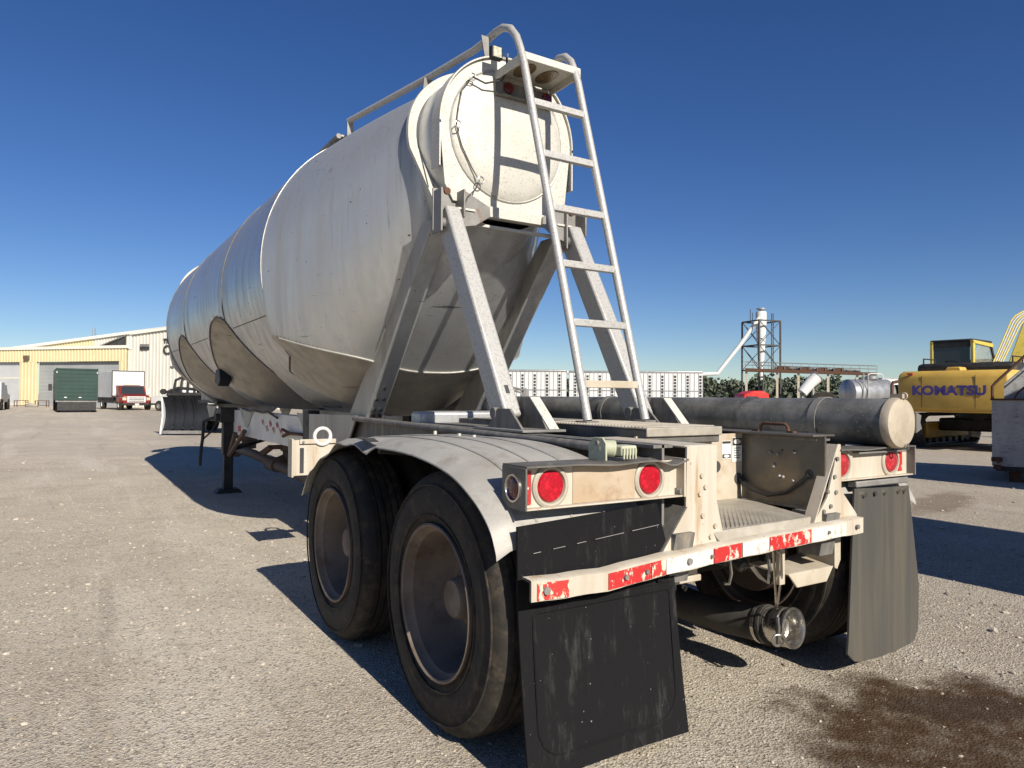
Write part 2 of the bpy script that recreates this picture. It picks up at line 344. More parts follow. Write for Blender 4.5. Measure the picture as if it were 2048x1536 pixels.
# ------------------------------------------------------------------ the tank trailer
TR = thing('tank_trailer', 'silver dry bulk tank trailer with hopper bottoms, rear ladder and black mud flap', 'trailer')
TX = .03
R0, ZC = 1.205, 2.33
HY = (4.53, 7.2, 9.7); ZA = .69; HM, HK = .92, .565
Y0, YA, YB, Y1 = 2.03, 3.75, 9.85, 11.57
def txy(y): return TX-.05*min(1, max(0, (YA-y)/(YA-2.3)))
def cone_sec(y):
    t = min(1, max(0, (y-2.30)/(YA-2.30))); r = .50+(R0-.50)*(t*(1.12-.12*t)); zc = 2.99+(ZC-2.99)*t
    b = max(zc-(2.38-.835*(y-2.05)), r); return r, zc, b, 2.0+1.7*max(0, math.sin(math.pi*t))**.5
def section(y):
    """limits of the tank at station y: returns r(phi) arrays, polar about (0, zp)"""
    n = 256
    ph = np.linspace(0, 2*math.pi, n, endpoint=False)          # from straight up, clockwise
    nn = 2.0
    if y < YA or y > YB:
        r, zc, b, nn = cone_sec(y if y < YA else YA+YB-y); zp = zc+.1*r
    else:
        r = R0; zc = ZC; b = R0; zp = 2.5
    def inside(rad):
        x = rad*np.sin(ph); z = zp+rad*np.cos(ph)
        dz = z-zc; bb = np.where(dz > 0, r, b)
        q_ = np.where(dz > 0, 2.0, nn); e = np.abs(x/r)**q_+np.abs(dz/bb)**q_ <= 1
        kz = []
        for i, hy in enumerate(HY):
            d = y-hy; k = HM; pw = 2
            if (i == 0 and d < 0) or (i == 2 and d > 0): k = HK; pw = 3
            kz.append(ZA+(np.abs(HM*x)**pw+abs(k*d)**pw)**(1/pw))
        c = z >= (np.minimum.reduce(kz)**-30.0+2.09**-30.0)**(-1/30)
        return e, c & (z >= .80)
    lo = np.zeros(n); hi = np.full(n, 3.0)
    for _ in range(22):
        mid = (lo+hi)/2; e, c = inside(mid); ok = e & c; lo = np.where(ok, mid, lo); hi = np.where(ok, hi, mid)
    e, c = inside(lo+.004)
    return ph, lo, zp, (~c & e) | (~c & ~e & False)
def make_tank():
    ys = np.unique(np.concatenate([np.linspace(Y0, YA-1e-4, 110), np.linspace(YA, YB, 220), np.linspace(YB+1e-4, Y1, 40)]))
    P = []; K = []
    for y in ys:
        ph, r, zp, cone = section(y)
        P.append(np.stack([txy(y)+r*np.sin(ph), np.full_like(r, y), zp+r*np.cos(ph)], 1)); K.append(cone)
    P = np.array(P); K = np.array(K); n = P.shape[1]
    groups = {}
    seams = (YA, 5.42, 8.05, YB)
    for i in range(len(ys)-1):
        ym = (ys[i]+ys[i+1])/2
        for j in range(n):
            k2 = (j+1) % n
            cone = int(K[i, j])+int(K[i, k2])+int(K[i+1, j])+int(K[i+1, k2]) >= 2
            if cone: g = ('hopper_panel', int(np.argmin([abs(ym-h) for h in HY])))
            elif ym < YA: g = ('rear_cone_panel', 0)
            elif ym > YB: g = ('front_cone_panel', 0)
            else: g = ('barrel_panel', sum(ym > s for s in seams[1:3]))
            groups.setdefault(g, []).append((i*n+j, i*n+k2, (i+1)*n+k2, (i+1)*n+j))
    flat = P.reshape(-1, 3)
    for (nm, k), fs in sorted(groups.items()):
        used = np.unique(np.array(fs)); mp = {u: q for q, u in enumerate(used)}
        me = bpy.data.meshes.new(nm); me.from_pydata(flat[used].tolist(), [], [tuple(mp[x] for x in f)[::-1] for f in fs]); me.shade_smooth(); me.set_sharp_from_angle(angle=math.radians(30)); me.update()
        link(nm, me, M['alu_low'] if nm == 'hopper_panel' else M['alu_barrel'] if nm == 'barrel_panel' else M['alu'], TR)
    # weld seams round the barrel
    for y in seams:
        ph, r, zp, cone = section(y)
        pts = [(TX+(a+.003)*math.sin(p), y, zp+(a+.003)*math.cos(p)) for a, p, c in zip(r, ph, cone) if not c]
        # start at lowest right, go over the top
        half = sorted(pts, key=lambda q: math.atan2(q[0]-TX, q[2]-ZC))
        obj('weld_seam', MB().tube(half, (.006 if y != YA else .004), 6), M['bead'] if y == YA else M['seam'], TR)
    for s in (-1, 1):
        for ya, yb in ((YA, 5.42), (5.42, 8.0), (8.0, YB)):
            pts = []
            for y in np.linspace(ya, yb, 14):
                z = 1.93; x = math.sqrt(R0**2-(z-ZC)**2)
                if z > min(ZA+HM*math.hypot(x, y-h) for h in HY)+.01: pts.append((TX+s*(x+.002), y, z))
            if len(pts) > 2: obj('weld_seam', MB().tube(pts, .0045, 5), M['seam'], TR)
    # crease welds where the hopper cones leave the barrel
    def hop(x, y):
        kz = []
        for i, hy in enumerate(HY):
            d = y-hy; k, pw = (HK, 3) if (i == 0 and d < 0) or (i == 2 and d > 0) else (HM, 2)
            kz.append(ZA+(abs(HM*x)**pw+abs(k*d)**pw)**(1/pw))
        return (min(kz)**-30.0+2.09**-30.0)**(-1/30)
    for s in (-1, 1):
        pts = [(TX+s*1.075, YA-.01, 1.735)]
        for y in np.linspace(YA+.01, YB-.05, 190):
            lo_, hi_ = 0.0, math.radians(70)
            for _ in range(30):
                a = (lo_+hi_)/2
                if ZC-R0*math.sin(a) > hop(R0*math.cos(a), y): lo_ = a
                else: hi_ = a
            pts.append((TX+s*(R0*math.cos(a)+.002), y, ZC-R0*math.sin(a)-.002))
        obj('weld_seam', MB().tube(pts, .0075, 6), M['seam'], TR)
    # lower seam of the rear cone, where it turns into the first hopper
    pts = []
    for x in np.linspace(-1.09, 1.09, 60):
        lo_, hi_ = Y0+.2, YA
        for _ in range(40):
            y = (lo_+hi_)/2; r, zc, bb, nn = cone_sec(y)
            za = zc-bb*max(0, 1-abs(x/r)**nn)**(1/nn) if abs(x) < r else 9
            zb = ZA+(abs(HM*x)**3+(HK*(HY[0]-y))**3)**(1/3)
            if za > zb: lo_ = y
            else: hi_ = y
        pts.append((txy(y)+x, y-.004, ZA+(abs(HM*x)**3+(HK*(HY[0]-y))**3)**(1/3)-.002))
    obj('weld_seam', MB().tube(pts, .007, 6), M['bead'], TR)
make_tank()

def arc(cx, cz, r, a0, a1, n):
    return [(cx+r*math.cos(math.radians(a0+(a1-a0)*i/n)), cz+r*math.sin(math.radians(a0+(a1-a0)*i/n))) for i in range(n+1)]
HZ = 3.0; HX = -.02
def make_rear_end():
    # neck cylinder behind the flange, collar plate, dished head
    obj('neck', MB().lathe([(.478, 1.99), (.484, 2.0), (.484, 2.34)], (HX, 0, HZ), (0, 1, 0), 96), M['alu'], TR)
    poly = arc(HX, HZ, .50, -12, 192, 40)+[(HX-.46, 2.62), (HX-.40, 2.52), (HX+.40, 2.52), (HX+.46, 2.62)]
    obj('head_collar', MB().prism(poly, 'y', 1.975, 1.992), M['head'], TR, .003)
    prof = [(.001, 1.925), (.12, 1.927), (.25, 1.934), (.35, 1.947), (.404, 1.960), (.420, 1.972), (.420, 1.985)]
    hd = obj('head_dome', MB().lathe(prof, (HX, 0, HZ-.005), (0, 1, 0), 96), M['head'], TR)
    obj('weld_bead', MB().torus((HX, 1.972, HZ-.005), (0, 1, 0), .426, .007, 80, 6), M['bead'], hd)
    # rolled rim strip with a lap joint at the left
    rim = [( .50, 1.955), (.509, 1.955), (.509, 2.07), (.50, 2.07)]
    mb = MB(); pts = arc(HX, HZ, 1, -2, 182, 60)
    mb.grid([[(HX+(x-HX)*r, h, HZ+(z-HZ)*r) for r, h in rim] for x, z in pts], True)
    mb.box(HX-.509, HX-.50, 1.955, 2.07, 2.72, HZ); mb.box(HX+.50, HX+.509, 1.955, 2.07, 2.72, HZ)
    obj('rim_strip', mb, M['head'], TR)
    # horseshoe flange behind the neck
    mb = MB(); rows = []
    for i in range(81):
        t = i/80
        if t < .16:   u = t/.16; x = -.50-.11*u; z = 2.44+.50*u; y = 2.03+.25*u; nx, nz = -.97, -.15
        elif t > .84: u = (1-t)/.16; x = .50+.11*u; z = 2.44+.50*u; y = 2.03+.25*u; nx, nz = .97, -.15
        else:
            a = math.radians(187-(t-.16)/.68*194); x = .61*math.cos(a); z = 3.01+.535*math.sin(a); y = 2.28+.04*math.sin(a); nx, nz = math.cos(a), math.sin(a)
        q = [(x-nx*.062, y+.01, z-nz*.062), (x, y, z), (x+nx*.002, y+.028, z), (x-nx*.062, y+.03, z-nz*.062)]
        rows.append([(HX+.035+a_, b_, c_) for a_, b_, c_ in q])
    mb.grid(rows, True); obj('horseshoe_flange', mb, M['head'], TR)
    # legs that carry the cone
    for s in (-1, 1):
        xa, xb = TX+s*.40, TX+s*.535; p0, p1 = (2.08, 2.42), (3.24, 1.125)
        mb = MB(); mb.hexa([(xa, p1[0], p1[1]), (xb, p1[0], p1[1]), (xb, p1[0]+.018, p1[1]), (xa, p1[0]+.018, p1[1]), (xa, p0[0], p0[1]), (xb, p0[0], p0[1]), (xb, p0[0]+.018, p0[1]), (xa, p0[0]+.018, p0[1])])
        lg = obj('cone_leg', mb, M['alu'], TR, .003)
        xw = TX+s*.405
        obj('leg_web', MB().prism([(2.085, 2.42), (2.25, 2.42), (3.62, 1.125), (3.25, 1.125)], 'x', xw-.006, xw+.006), M['alu_low'], lg)
        xw = TX+s*.53
        obj('leg_web', MB().prism([(2.085, 2.42), (2.25, 2.42), (3.62, 1.125), (3.25, 1.125)], 'x', xw-.006, xw+.006), M['alu_low'], lg)
        for bx, bz in ((.47, 1.36), (.445, 1.28), (.50, 1.28), (.44, 1.20), (.49, 1.20), (.43, 1.155), (.48, 1.155)):
            by = p0[0]+(p0[1]-bz)*(p1[0]-p0[0])/(p0[1]-p1[1])
            obj('bolt', MB().cyl((TX+s*bx, by+.01, bz), (TX+s*bx, by-.012, bz-.012), .013, n=6), M['chrome'] if bz > 1.19 else M['rust'], lg)
    # crossbar and strut brackets under the head
    obj('crossbar', MB().box(HX-.36, HX+.36, 1.945, 2.005, 2.445, 2.515).box(HX-.36, HX+.36, 1.985, 2.02, 2.385, 2.405), M['head'], TR, .004)
    for s in (-1, 1):
        cx = s*.47+.02
        br = obj('strut_bracket', MB().box(cx-.095, cx-.083, 1.89, 2.02, 2.30, 2.565).box(cx+.055, cx+.067, 1.88, 2.02, 2.40, 2.575).box(cx-.10, cx+.08, 1.995, 2.01, 2.32, 2.585), M['steel'], TR, .003)
        mb = MB(); a = cx-s*.065
        mb.prism([(a, 2.575), (a-s*.03, 2.575), (a-s*.20, 2.50), (a-s*.205, 2.44), (a-s*.10, 2.37), (a, 2.35)], 'y', 1.925, 1.937)
        obj('gusset', mb, M['steel'], br, .002)
        obj('pin_plate', MB().box(a-s*.03-.06, a-s*.03+.06, 1.915, 1.93, 2.455, 2.467), M['head'], br)
        obj('bolt', MB().cyl((cx-.055, 1.90, 2.545), (cx-.055, 1.885, 2.545), .022, n=14), M['rust'], br)
    # sloping struts
    for s in (-1, 1):
        x = s*.47+.02; dy, dz = .70, 1.225; L = math.hypot(dy, dz); uy, uz = dy/L, dz/L; ny, nz = -uz, uy
        mb = MB(); by, bz = 1.26, 1.17; w2, d2 = .052, .072
        def q(t, a, b): return (x+a, by+uy*t+ny*b, bz+uz*t+nz*b)
        mb.hexa([q(0, -w2, -d2), q(0, w2, -d2), q(0, w2, d2), q(0, -w2, d2), q(L+.05, -w2, -d2), q(L+.05, w2, -d2), q(L+.05, w2, d2), q(L+.05, -w2, d2)])
        st = obj('strut', mb, M['galv'], TR, .014)
        for t in (.05, L-.04):
            obj('pin', MB().cyl(q(t, -w2-.03, 0), q(t, w2+.03, 0), .032, n=18), M['frame'], st, .004)
        obj('slot', MB().hexa([q(.13, -.012, d2+.001), q(.13, .012, d2+.001), q(.18, .012, d2+.001), q(.18, -.012, d2+.001), q(.13, -.012, d2+.002), q(.13, .012, d2+.002), q(.18, .012, d2+.002), q(.18, -.012, d2+.002)]), M['slot'], st)
        # foot bracket on the deck
        ft = obj('foot_bracket', MB().box(x-.12, x+.14, .93, 1.42, 1.125, 1.138), M['steel'], TR, .003)
        obj('gusset', MB().prism([(1.0, 1.138), (1.34, 1.138), (1.24, 1.30), (1.12, 1.30)], 'x', x+.066, x+.080), M['frame'], ft, .002)
        obj('gusset', MB().prism([(1.0, 1.138), (1.34, 1.138), (1.24, 1.24), (1.12, 1.24)], 'x', x-.080, x-.066), M['frame'], ft, .002)
        obj('stiffener', MB().hexa([(x+.08, .99, 1.138), (x+.14, .99, 1.138), (x+.14, 1.0, 1.138), (x+.08, 1.0, 1.138), (x+.04, 1.11, 1.30), (x+.10, 1.11, 1.30), (x+.10, 1.12, 1.30), (x+.04, 1.12, 1.30)]), M['head'], ft)
    # cable along the head edge
    pts = [(-.30, 1.93, 3.30), (-.36, 1.93, 3.22), (-.385, 1.93, 3.10), (-.40, 1.93, 2.98), (-.36, 1.93, 2.86), (-.29, 1.93, 2.74), (-.235, 1.925, 2.66), (-.27, 1.91, 2.60), (-.33, 1.90, 2.54), (-.36, 1.90, 2.46), (-.365, 1.92, 2.38)]
    obj('cable', MB().tube([(HX+x, y+.014, z) for x, y, z in pts], .004, 6), M['wire'], TR)
    obj('cable', MB().tube([(HX-.30, 1.92, 3.30), (HX-.22, 1.9, 3.27), (HX-.12, 1.86, 3.30), (HX-.10, 1.84, 3.36), (-.12, 1.84, 3.44)], .006, 6), M['wire'], TR)
    for x, z in ((-.30, 3.30), (-.40, 2.98), (-.235, 2.66)):
        obj('cable_clip', MB().torus((HX+x, 1.92, z), (0, 1, 0), .022, .004, 14, 5), M['chrome'], TR)
make_rear_end()

LX, RX = -.137, .264
FY, FZ, TY, TZ = .976, 1.178, 1.536, 3.057
def make_ladder():
    ld = sub('ladder', TR)
    ly = lambda z: FY+(z-FZ)*(TY-FY)/(TZ-FZ)
    # left rail: up, over, then forward along the tank top
    a = [(LX, ly(z), z) for z in (FZ, 1.8, 2.4, 3.0, 3.30)]
    a += [(LX, 1.655, 3.42), (LX, 1.70, 3.51), (LX, 1.77, 3.59), (LX, 1.86, 3.635), (LX, 1.95, 3.645), (LX-.005, 2.05, 3.635), (LX-.02, 2.2, 3.625), (-.24, 2.7, 3.62), (-.455, 3.84, 3.62)]
    obj('rail', MB().tube(a, .024, 14), M['galv'], ld)
    b = [(RX, ly(z), z) for z in (FZ, 1.8, 2.4, 3.0, 3.28)]+[(RX, 1.645, 3.38), (RX, 1.68, 3.45), (RX, 1.74, 3.505), (RX, 1.81, 3.525), (RX, 1.88, 3.50), (RX, 1.93, 3.44), (RX, 1.95, 3.37)]
    obj('rail', MB().tube(b, .024, 14), M['galv'], ld)
    for i in range(6):
        z = TZ-i*.351*math.cos(.29); y = ly(z)
        obj('rung', MB().box(LX+.015, RX-.015, y-.018, y+.018, z-.024, z+.016), M['galv'] if i < 5 else M['cream2'], ld, .004)
    for x in (LX, RX):
        obj('foot', MB().box(x-.045, x+.035, FY-.05, FY+.05, 1.09, 1.178), M['frame'], ld, .003)
        for dy in (-.025, .025):
            obj('bolt', MB().cyl((x-.045, FY+dy, 1.12), (x-.054, FY+dy, 1.12), .010, n=6), M['chrome'], ld)
    # platform at the ladder's head
    pf = obj('top_platform', MB().box(LX, RX+.03, 1.62, 1.96, 3.372, 3.384).box(LX, RX+.03, 1.618, 1.632, 3.345, 3.39).box(LX-.004, LX+.006, 1.62, 1.96, 3.33, 3.388).box(RX+.024, RX+.034, 1.62, 1.96, 3.33, 3.388), M['head'], TR, .003)
    for k in (0, 1):
        x0 = LX+.06+k*.17
        obj('slot_insert', MB().prism([(x0+.065+.06*math.cos(t)*(1.0), 1.80+.10*math.sin(t)) for t in np.linspace(0, 2*math.pi, 20, endpoint=False)], 'z', 3.366, 3.3715), M['amber'], pf)
    lb = obj('light_bar', MB().box(LX-.02, RX+.02, 1.915, 1.975, 3.235, 3.325).box(LX-.02, RX+.02, 1.885, 1.975, 3.225, 3.235), M['frame'], TR, .003)
    for x in (LX+.075, RX-.03):
        obj('lamp_lens', MB().cyl((x, 1.912, 3.285), (x, 1.898, 3.285), .036, n=24), M['dkred'], lb, .004)
    # upright that carries the rail, and the square work lamp
    obj('rail_post', MB().prism([(-.215, 3.63), (-.16, 3.63), (-.09, 3.24), (-.135, 3.24)], 'y', 2.0, 2.012), M['steel'], TR, .002)
    obj('rail_post', MB().hexa([(-.30, 2.72, 3.40), (-.24, 2.72, 3.40), (-.24, 2.73, 3.40), (-.30, 2.73, 3.40), (-.28, 2.72, 3.61), (-.22, 2.72, 3.61), (-.22, 2.73, 3.61), (-.28, 2.73, 3.61)]), M['steel'], TR)
    obj('rail_post', MB().box(-.475, -.42, 3.82, 3.835, 3.42, 3.61), M['steel'], TR)
    wl = obj('work_lamp', MB().box(-.225, -.145, 1.845, 1.885, 3.42, 3.50), M['black'], TR, .006)
    obj('lamp_lens', MB().box(-.217, -.153, 1.840, 1.846, 3.428, 3.492), M['clear'], wl)
    obj('bracket', MB().box(-.145, -.10, 1.85, 1.875, 3.445, 3.475), M['chrome'], wl)
    # tubes at the edge of the roof walkway
    for y0, y1 in ((3.90, 5.9), (5.96, 7.6), (7.7, 10.0)):
        obj('walkway_edge', MB().tube([(-.52, y0, 3.50), (-.52, y1, 3.50)], .022, 10), M['steel'], TR)
        obj('walkway_edge', MB().tube([(.58, y0, 3.50), (.58, y1, 3.50)], .022, 10), M['steel'], TR)
        for y in (y0+.1, y1-.1):
            obj('rail_post', MB().box(-.53, -.51, y, y+.03, 3.36, 3.49), M['steel'], TR)
    obj('walkway', MB().box(-.50, .56, 3.9, 10.0, 3.50, 3.515), M['tread'], TR)
    # front head: same horseshoe showing above the barrel
    mb = MB(); rows = []
    for i in range(41):
        a_ = math.radians(190-i*5); x = .92*math.cos(a_); z = .66*math.sin(a_)
        rows.append([(TX+x*.72, 11.02, 2.98+z*.8), (TX+x, 11.0, 2.98+z), (TX+x, 11.03, 2.98+z), (TX+x*.72, 11.04, 2.98+z*.8)])
    mb.grid(rows, True); obj('horseshoe_flange', mb, M['head'], TR)
    obj('front_head', MB().lathe([(.50, 11.2), (.50, 11.65), (.42, 11.72), (.2, 11.76), (.01, 11.77)], (TX, 0, HZ), (0, 1, 0), 48), M['alu'], TR)
make_ladder()

# ------------------------------------------------------------------ frame, bumper, lights
def lamp(x, y, z, parent, mat, r=.054):
    rg = obj('lamp_ring', MB().lathe([(r+.002, -.001), (r+.005, .010), (r+.012, .011), (r+.020, .006), (r+.022, -.001)], (x, y, z), (0, -1, 0), 40), M['ring'], parent)
    obj('lamp_lens', MB().lathe([(.001, .013), (r*.6, .012), (r*.9, .009), (r, .003), (r, -.002)], (x, y, z), (0, -1, 0), 36), mat, rg)
def make_frame():
    for s in (-1, 1):
        x = s*.50
        mb = MB(); mb.box(x-.006, x+.006, .05, 4.55, .80, 1.12).box(x-.05, x+.05, .05, 4.55, 1.108, 1.120).box(x-.05, x+.05, .05, 4.55, .79, .80)
        obj('frame_rail', mb, M['frame'], TR)
        obj('side_tube', MB().tube([(s*.57, 3.3, 1.125), (s*.57, .14, 1.092)], .020, 12), M['frame'], TR)
        mb = MB(); mb.box(x-.05, x+.05, 4.45, 8.35, .785, 1.10)
        rl = obj('front_rail', mb, M['white'], TR, .006)
        obj('rail_reflector', MB().box(x-s*0+s*.05, x+s*.054, 7.55, 7.72, .83, .90), M['tred'], rl)
        if s < 0:
            for k, (y0, z0) in enumerate(((5.5, .90), (5.65, .96), (5.8, .90), (5.95, .965), (6.1, .905), (6.3, .97), (7.2, .93))):
                obj('paint_mark', MB().tube([(x-.051, y0, z0), (x-.051, y0+.05, z0+.055), (x-.051, y0+.06, z0-.01), (x-.051, y0+.12, z0+.05)], .006, 5), M['tred2'], rl)
        obj('upright', MB().box(x-.07, x+.035, 4.52, 4.70, .70, 1.16), M['black'], TR, .004)
        obj('rail_hook', MB().tube([(x-s*.0-.06, 4.72, .93), (x-.10, 5.05, .93), (x-.10, 5.3, .955)], .016, 6).tube([(x-.10, 5.05, .93), (x-.10, 5.28, .89)], .018, 6), M['rust'], TR)
    for y in (1.5, 2.35, 3.3):
        obj('crossmember', MB().box(-.49, .49, y-.06, y+.06, .86, 1.09), M['frame'], TR)
    obj('cradle_beam', MB().box(-.48, .48, 2.28, 2.46, 1.10, 1.20), M['alu'], TR, .02)
    obj('deck_plate', MB().box(-.56, .56, 1.05, 2.25, 1.121, 1.127), M['frame'], TR)
    # side skirt plate below the first hopper
    for s in (-1, 1):
        mb = MB(); mb.prism([(3.25, 1.15), (4.5, 1.13), (4.5, .80), (3.55, .80)], 'x', s*.565-.006, s*.565+.006); obj('skirt_plate', mb, M['alu_low'], TR)
    # walkway channel running back from the ladder
    wk = obj('walkway_channel', MB().box(-.25, .23, .42, 2.2, 1.09, 1.158), M['box'], TR, .006)
    tr = obj('tread_plate', MB().box(-.252, .232, .41, 2.0, 1.158, 1.166).box(-.252, .232, .405, .417, 1.125, 1.166), M['tread'], TR, .004)
    mb = MB()
    for k in range(38):
        y = .44+k*.024
        mb.hexa([(-.245, y, 1.166), (.225, y+.01, 1.166), (.225, y+.018, 1.166), (-.245, y+.008, 1.166), (-.245, y+.001, 1.170), (.225, y+.011, 1.170), (.225, y+.017, 1.170), (-.245, y+.007, 1.170)])
    obj('tread_ridges', mb, M['tread'], tr, smooth=False)
    # rear end plates
    lp = obj('rear_plate', MB().prism([(-.565, .718), (-.215, .735), (-.262, .90), (-.262, 1.115), (-.425, 1.115), (-.43, .885)], 'y', -.004, .010), M['cream'], TR, .003)
    obj('rear_plate_side', MB().box(-.268, -.258, .01, .47, .80, 1.115), M['cream'], lp)
    obj('rear_plate_side', MB().box(-.425, -.258, .008, .60, 1.108, 1.118), M['cream'], lp, .004)
    obj('gusset_edge', MB().hexa([(-.565, -.004, .72), (-.557, -.004, .72), (-.557, .12, .74), (-.565, .12, .74), (-.432, -.004, .885), (-.424, -.004, .885), (-.424, .12, .885), (-.432, .12, .885)]), M['box'], lp)
    for x, z in ((-.345, .845), (-.275, .80), (-.36, .93), (-.33, .955), (-.35, 1.0), (-.30, .76)):
        obj('bolt', MB().cyl((x, -.004, z), (x, -.012, z), .010, n=6), M['cream2'], lp)
    rp = obj('rear_plate', MB().prism([(.345, .742), (.71, .735), (.557, .885), (.552, 1.095), (.525, 1.095), (.505, 1.0), (.455, .86)], 'y', -.004, .010), M['cream'], TR, .003)
    obj('rear_plate_side', MB().hexa([(.345, -.006, .742), (.352, -.006, .742), (.352, .05, .742), (.345, .05, .742), (.525, -.006, 1.095), (.532, -.006, 1.095), (.532, .05, 1.095), (.525, .05, 1.095)]), M['cream'], rp)
    for x, z in ((.47, .82), (.42, .80), (.45, .885), (.50, .95), (.52, 1.03), (.51, .88)):
        obj('bolt', MB().cyl((x, -.004, z), (x, -.012, z), .010, n=6), M['steel'], rp)
    # pocket between the rails with its step
    bp = obj('pocket_back', MB().box(-.26, .45, .47, .482, .79, 1.125), M['cream2'], TR)
    for x, z in ((.262, .965), (.42, .90)):
        obj('cable_hole', MB().cyl((x, .4698, z), (x, .466, z), .028, n=22), M['slot'], bp)
    lab = obj('warning_label', MB().box(.375, .445, .4675, .4695, .985, 1.105), M['label'], bp)
    obj('label_header', MB().box(.377, .443, .4665, .4674, 1.065, 1.103), M['ltext'], lab)
    obj('label_oval', MB().prism([(.41+.026*math.cos(t), 1.084+.012*math.sin(t)) for t in np.linspace(0, 6.283, 18, endpoint=False)], 'y', .4655, .4664), M['label'], lab)
    mb = MB()
    for k in range(5): mb.box(.385, .435-.006*(k % 3), .4667, .4674, 1.050-k*.012, 1.054-k*.012)
    obj('label_lines', mb, M['ltext'], lab)
    lab = obj('warning_label', MB().box(.30, .366, .4675, .4695, 1.0, 1.09), M['label'], bp)
    obj('label_header', MB().box(.303, .363, .4665, .4674, 1.004, 1.024).box(.303, .363, .4665, .4674, 1.076, 1.088), M['ltext'], lab)
    obj('label_oval', MB().prism([(.333+.020*math.cos(t), 1.014+.007*math.sin(t)) for t in np.linspace(0, 6.283, 18, endpoint=False)], 'y', .4655, .4664), M['label'], lab)
    web = obj('pocket_side', MB().box(.452, .464, .01, .60, .79, 1.13), M['web'], TR)
    obj('pocket_lid', MB().box(.40, .56, .03, 1.0, 1.128, 1.138), M['web'], TR, .004)
    for y, z in ((.30, 1.04), (.255, 1.035), (.17, 1.05), (.28, .985), (.285, .975), (.25, .93), (.23, .928), (.175, .915)):
        obj('bolt', MB().cyl((.452, y, z), (.443, y, z), .010, .006, n=8), M['steel'], web)
    for y, z in ((.235, 1.055), (.235, .925)):
        obj('cable_hole', MB().cyl((.4515, y, z), (.4500, y, z), .006, n=10), M['slot'], web)
    obj('cable_hole', MB().cyl((.4515, .085, .955), (.4490, .085, .955), .024, n=18), M['slot'], web)
    obj('cable', MB().tube([(.42, .46, .90), (.425, .40, .855), (.43, .30, .835), (.435, .20, .86), (.44, .14, .905), (.446, .09, .95)], .009, 8), M['wire'], TR)
    obj('cable', MB().tube([(.425, .462, .89), (.418, .455, .84), (.42, .45, .80)], .005, 6), M['wire'], TR)
    st = obj('pocket_step', MB().hexa([(-.285, .0, .768), (.335, .0, .776), (.452, .47, .793), (-.262, .47, .793), (-.285, .0, .776), (.335, .0, .784), (.452, .47, .801), (-.262, .47, .801)]), M['tread'], TR)
    obj('step_lip', MB().hexa([(-.25, -.022, .722), (.30, -.022, .735), (.30, -.012, .735), (-.25, -.012, .722), (-.285, -.004, .776), (.335, -.004, .784), (.335, .006, .784), (-.285, .006, .776)]), M['tread'], st, .003)
    mb = MB()
    for k in range(46):
        x0 = -.74+k*.026; seg_ = []
        for y in np.linspace(.012, .455, 24):
            x = x0+y*1.05
            if -.275 < x < .325+.115*y/.47: seg_.append((x, y, .7785+.036*y))
        if len(seg_) > 2: mb.tube([seg_[0], seg_[-1]], .0042, 5)
    obj('tread_ridges', mb, M['tread'], st, smooth=False)
    obj('grab_handle', MB().tube([(.50, .40, 1.138), (.50, .395, 1.165), (.50, .38, 1.178), (.50, .255, 1.178), (.50, .24, 1.165), (.50, .235, 1.138)], .008, 8).box(.485, .515, .40, .44, 1.138, 1.146).box(.485, .515, .20, .235, 1.138, 1.146), M['rust'], TR)
    # light boxes
    for s in (-1, 1):
        xo, xi = (-1.165, -.425) if s < 0 else (1.165, .545)
        a, b = min(xo, xi), max(xo, xi)
        bx = sub('light_box', TR)
        # dented top plate
        rows = []
        for i in range(25):
            x = a+(b-a)*i/24
            dent = -.022*math.exp(-((x+.50)/.055)**2)-.008*math.exp(-((x+.78)/.1)**2) if s < 0 else -.006*math.exp(-((x-.75)/.1)**2)
            rows.append([(x, y, 1.066+dent*(1-(y+.01)/.16)) for y in (-.012, .03, .08, .14)])
        obj('top_plate', MB().sheet(rows, .006, (0, 0, 1)), M['box'], bx)
        obj('end_plate', MB().box(xo-.003 if s < 0 else xo-.004, xo+.004 if s < 0 else xo+.003, -.010, .14, .925, 1.066), M['box'] if s < 0 else M['steel'], bx, .002)
        obj('face_plate', MB().box(a+.005, b-.003, .034, .042, .928, 1.062).box(a+.005, b-.003, .0, .042, .924, .930), M['cream'], bx, .002)
        obj('face_patch', MB().box(-.945 if s < 0 else .70, -.66 if s < 0 else .92, .031, .0335, .931, 1.058), M['stain'], bx) if s < 0 else None
        lamp(-1.041 if s < 0 else 1.011, .033, .997, bx, M['red'] if s < 0 else M['redpale'])
        lamp(-.588 if s < 0 else .608, .033, .995, bx, M['red'] if s < 0 else M['redpale'])
        obj('reflective_tape', MB().box(xo+.008, xo+.045, .030, .0335, .940, 1.052) if s < 0 else MB().box(xo-.085, xo-.05, .030, .0335, .945, 1.045), M['tscr'] if s < 0 else M['tred'], bx)
        if s < 0:
            rg = obj('side_marker_ring', MB().lathe([(.038, 0), (.041, .008), (.047, .008), (.048, 0)], (xo-.003, .062, .995), (-1, 0, 0), 30), M['chrome'], bx)
            obj('lamp_lens', MB().lathe([(.001, .006), (.03, .005), (.038, .001)], (xo-.003, .062, .995), (-1, 0, 0), 30), M['dkred'], rg)
            for dz in (-.045, .045): obj('bolt', MB().cyl((xo-.003, .062, .995+dz), (xo-.008, .062, .995+dz), .004, n=8), M['chrome'], bx)
            obj('hinge', MB().cyl((-.440, .022, .945), (-.440, .006, .945), .016, n=6).box(-.455, -.43, .02, .034, .935, .955), M['steel'], bx)
            obj('inner_flange', MB().box(-.446, -.436, -.008, .05, .925, 1.07), M['cream'], bx)
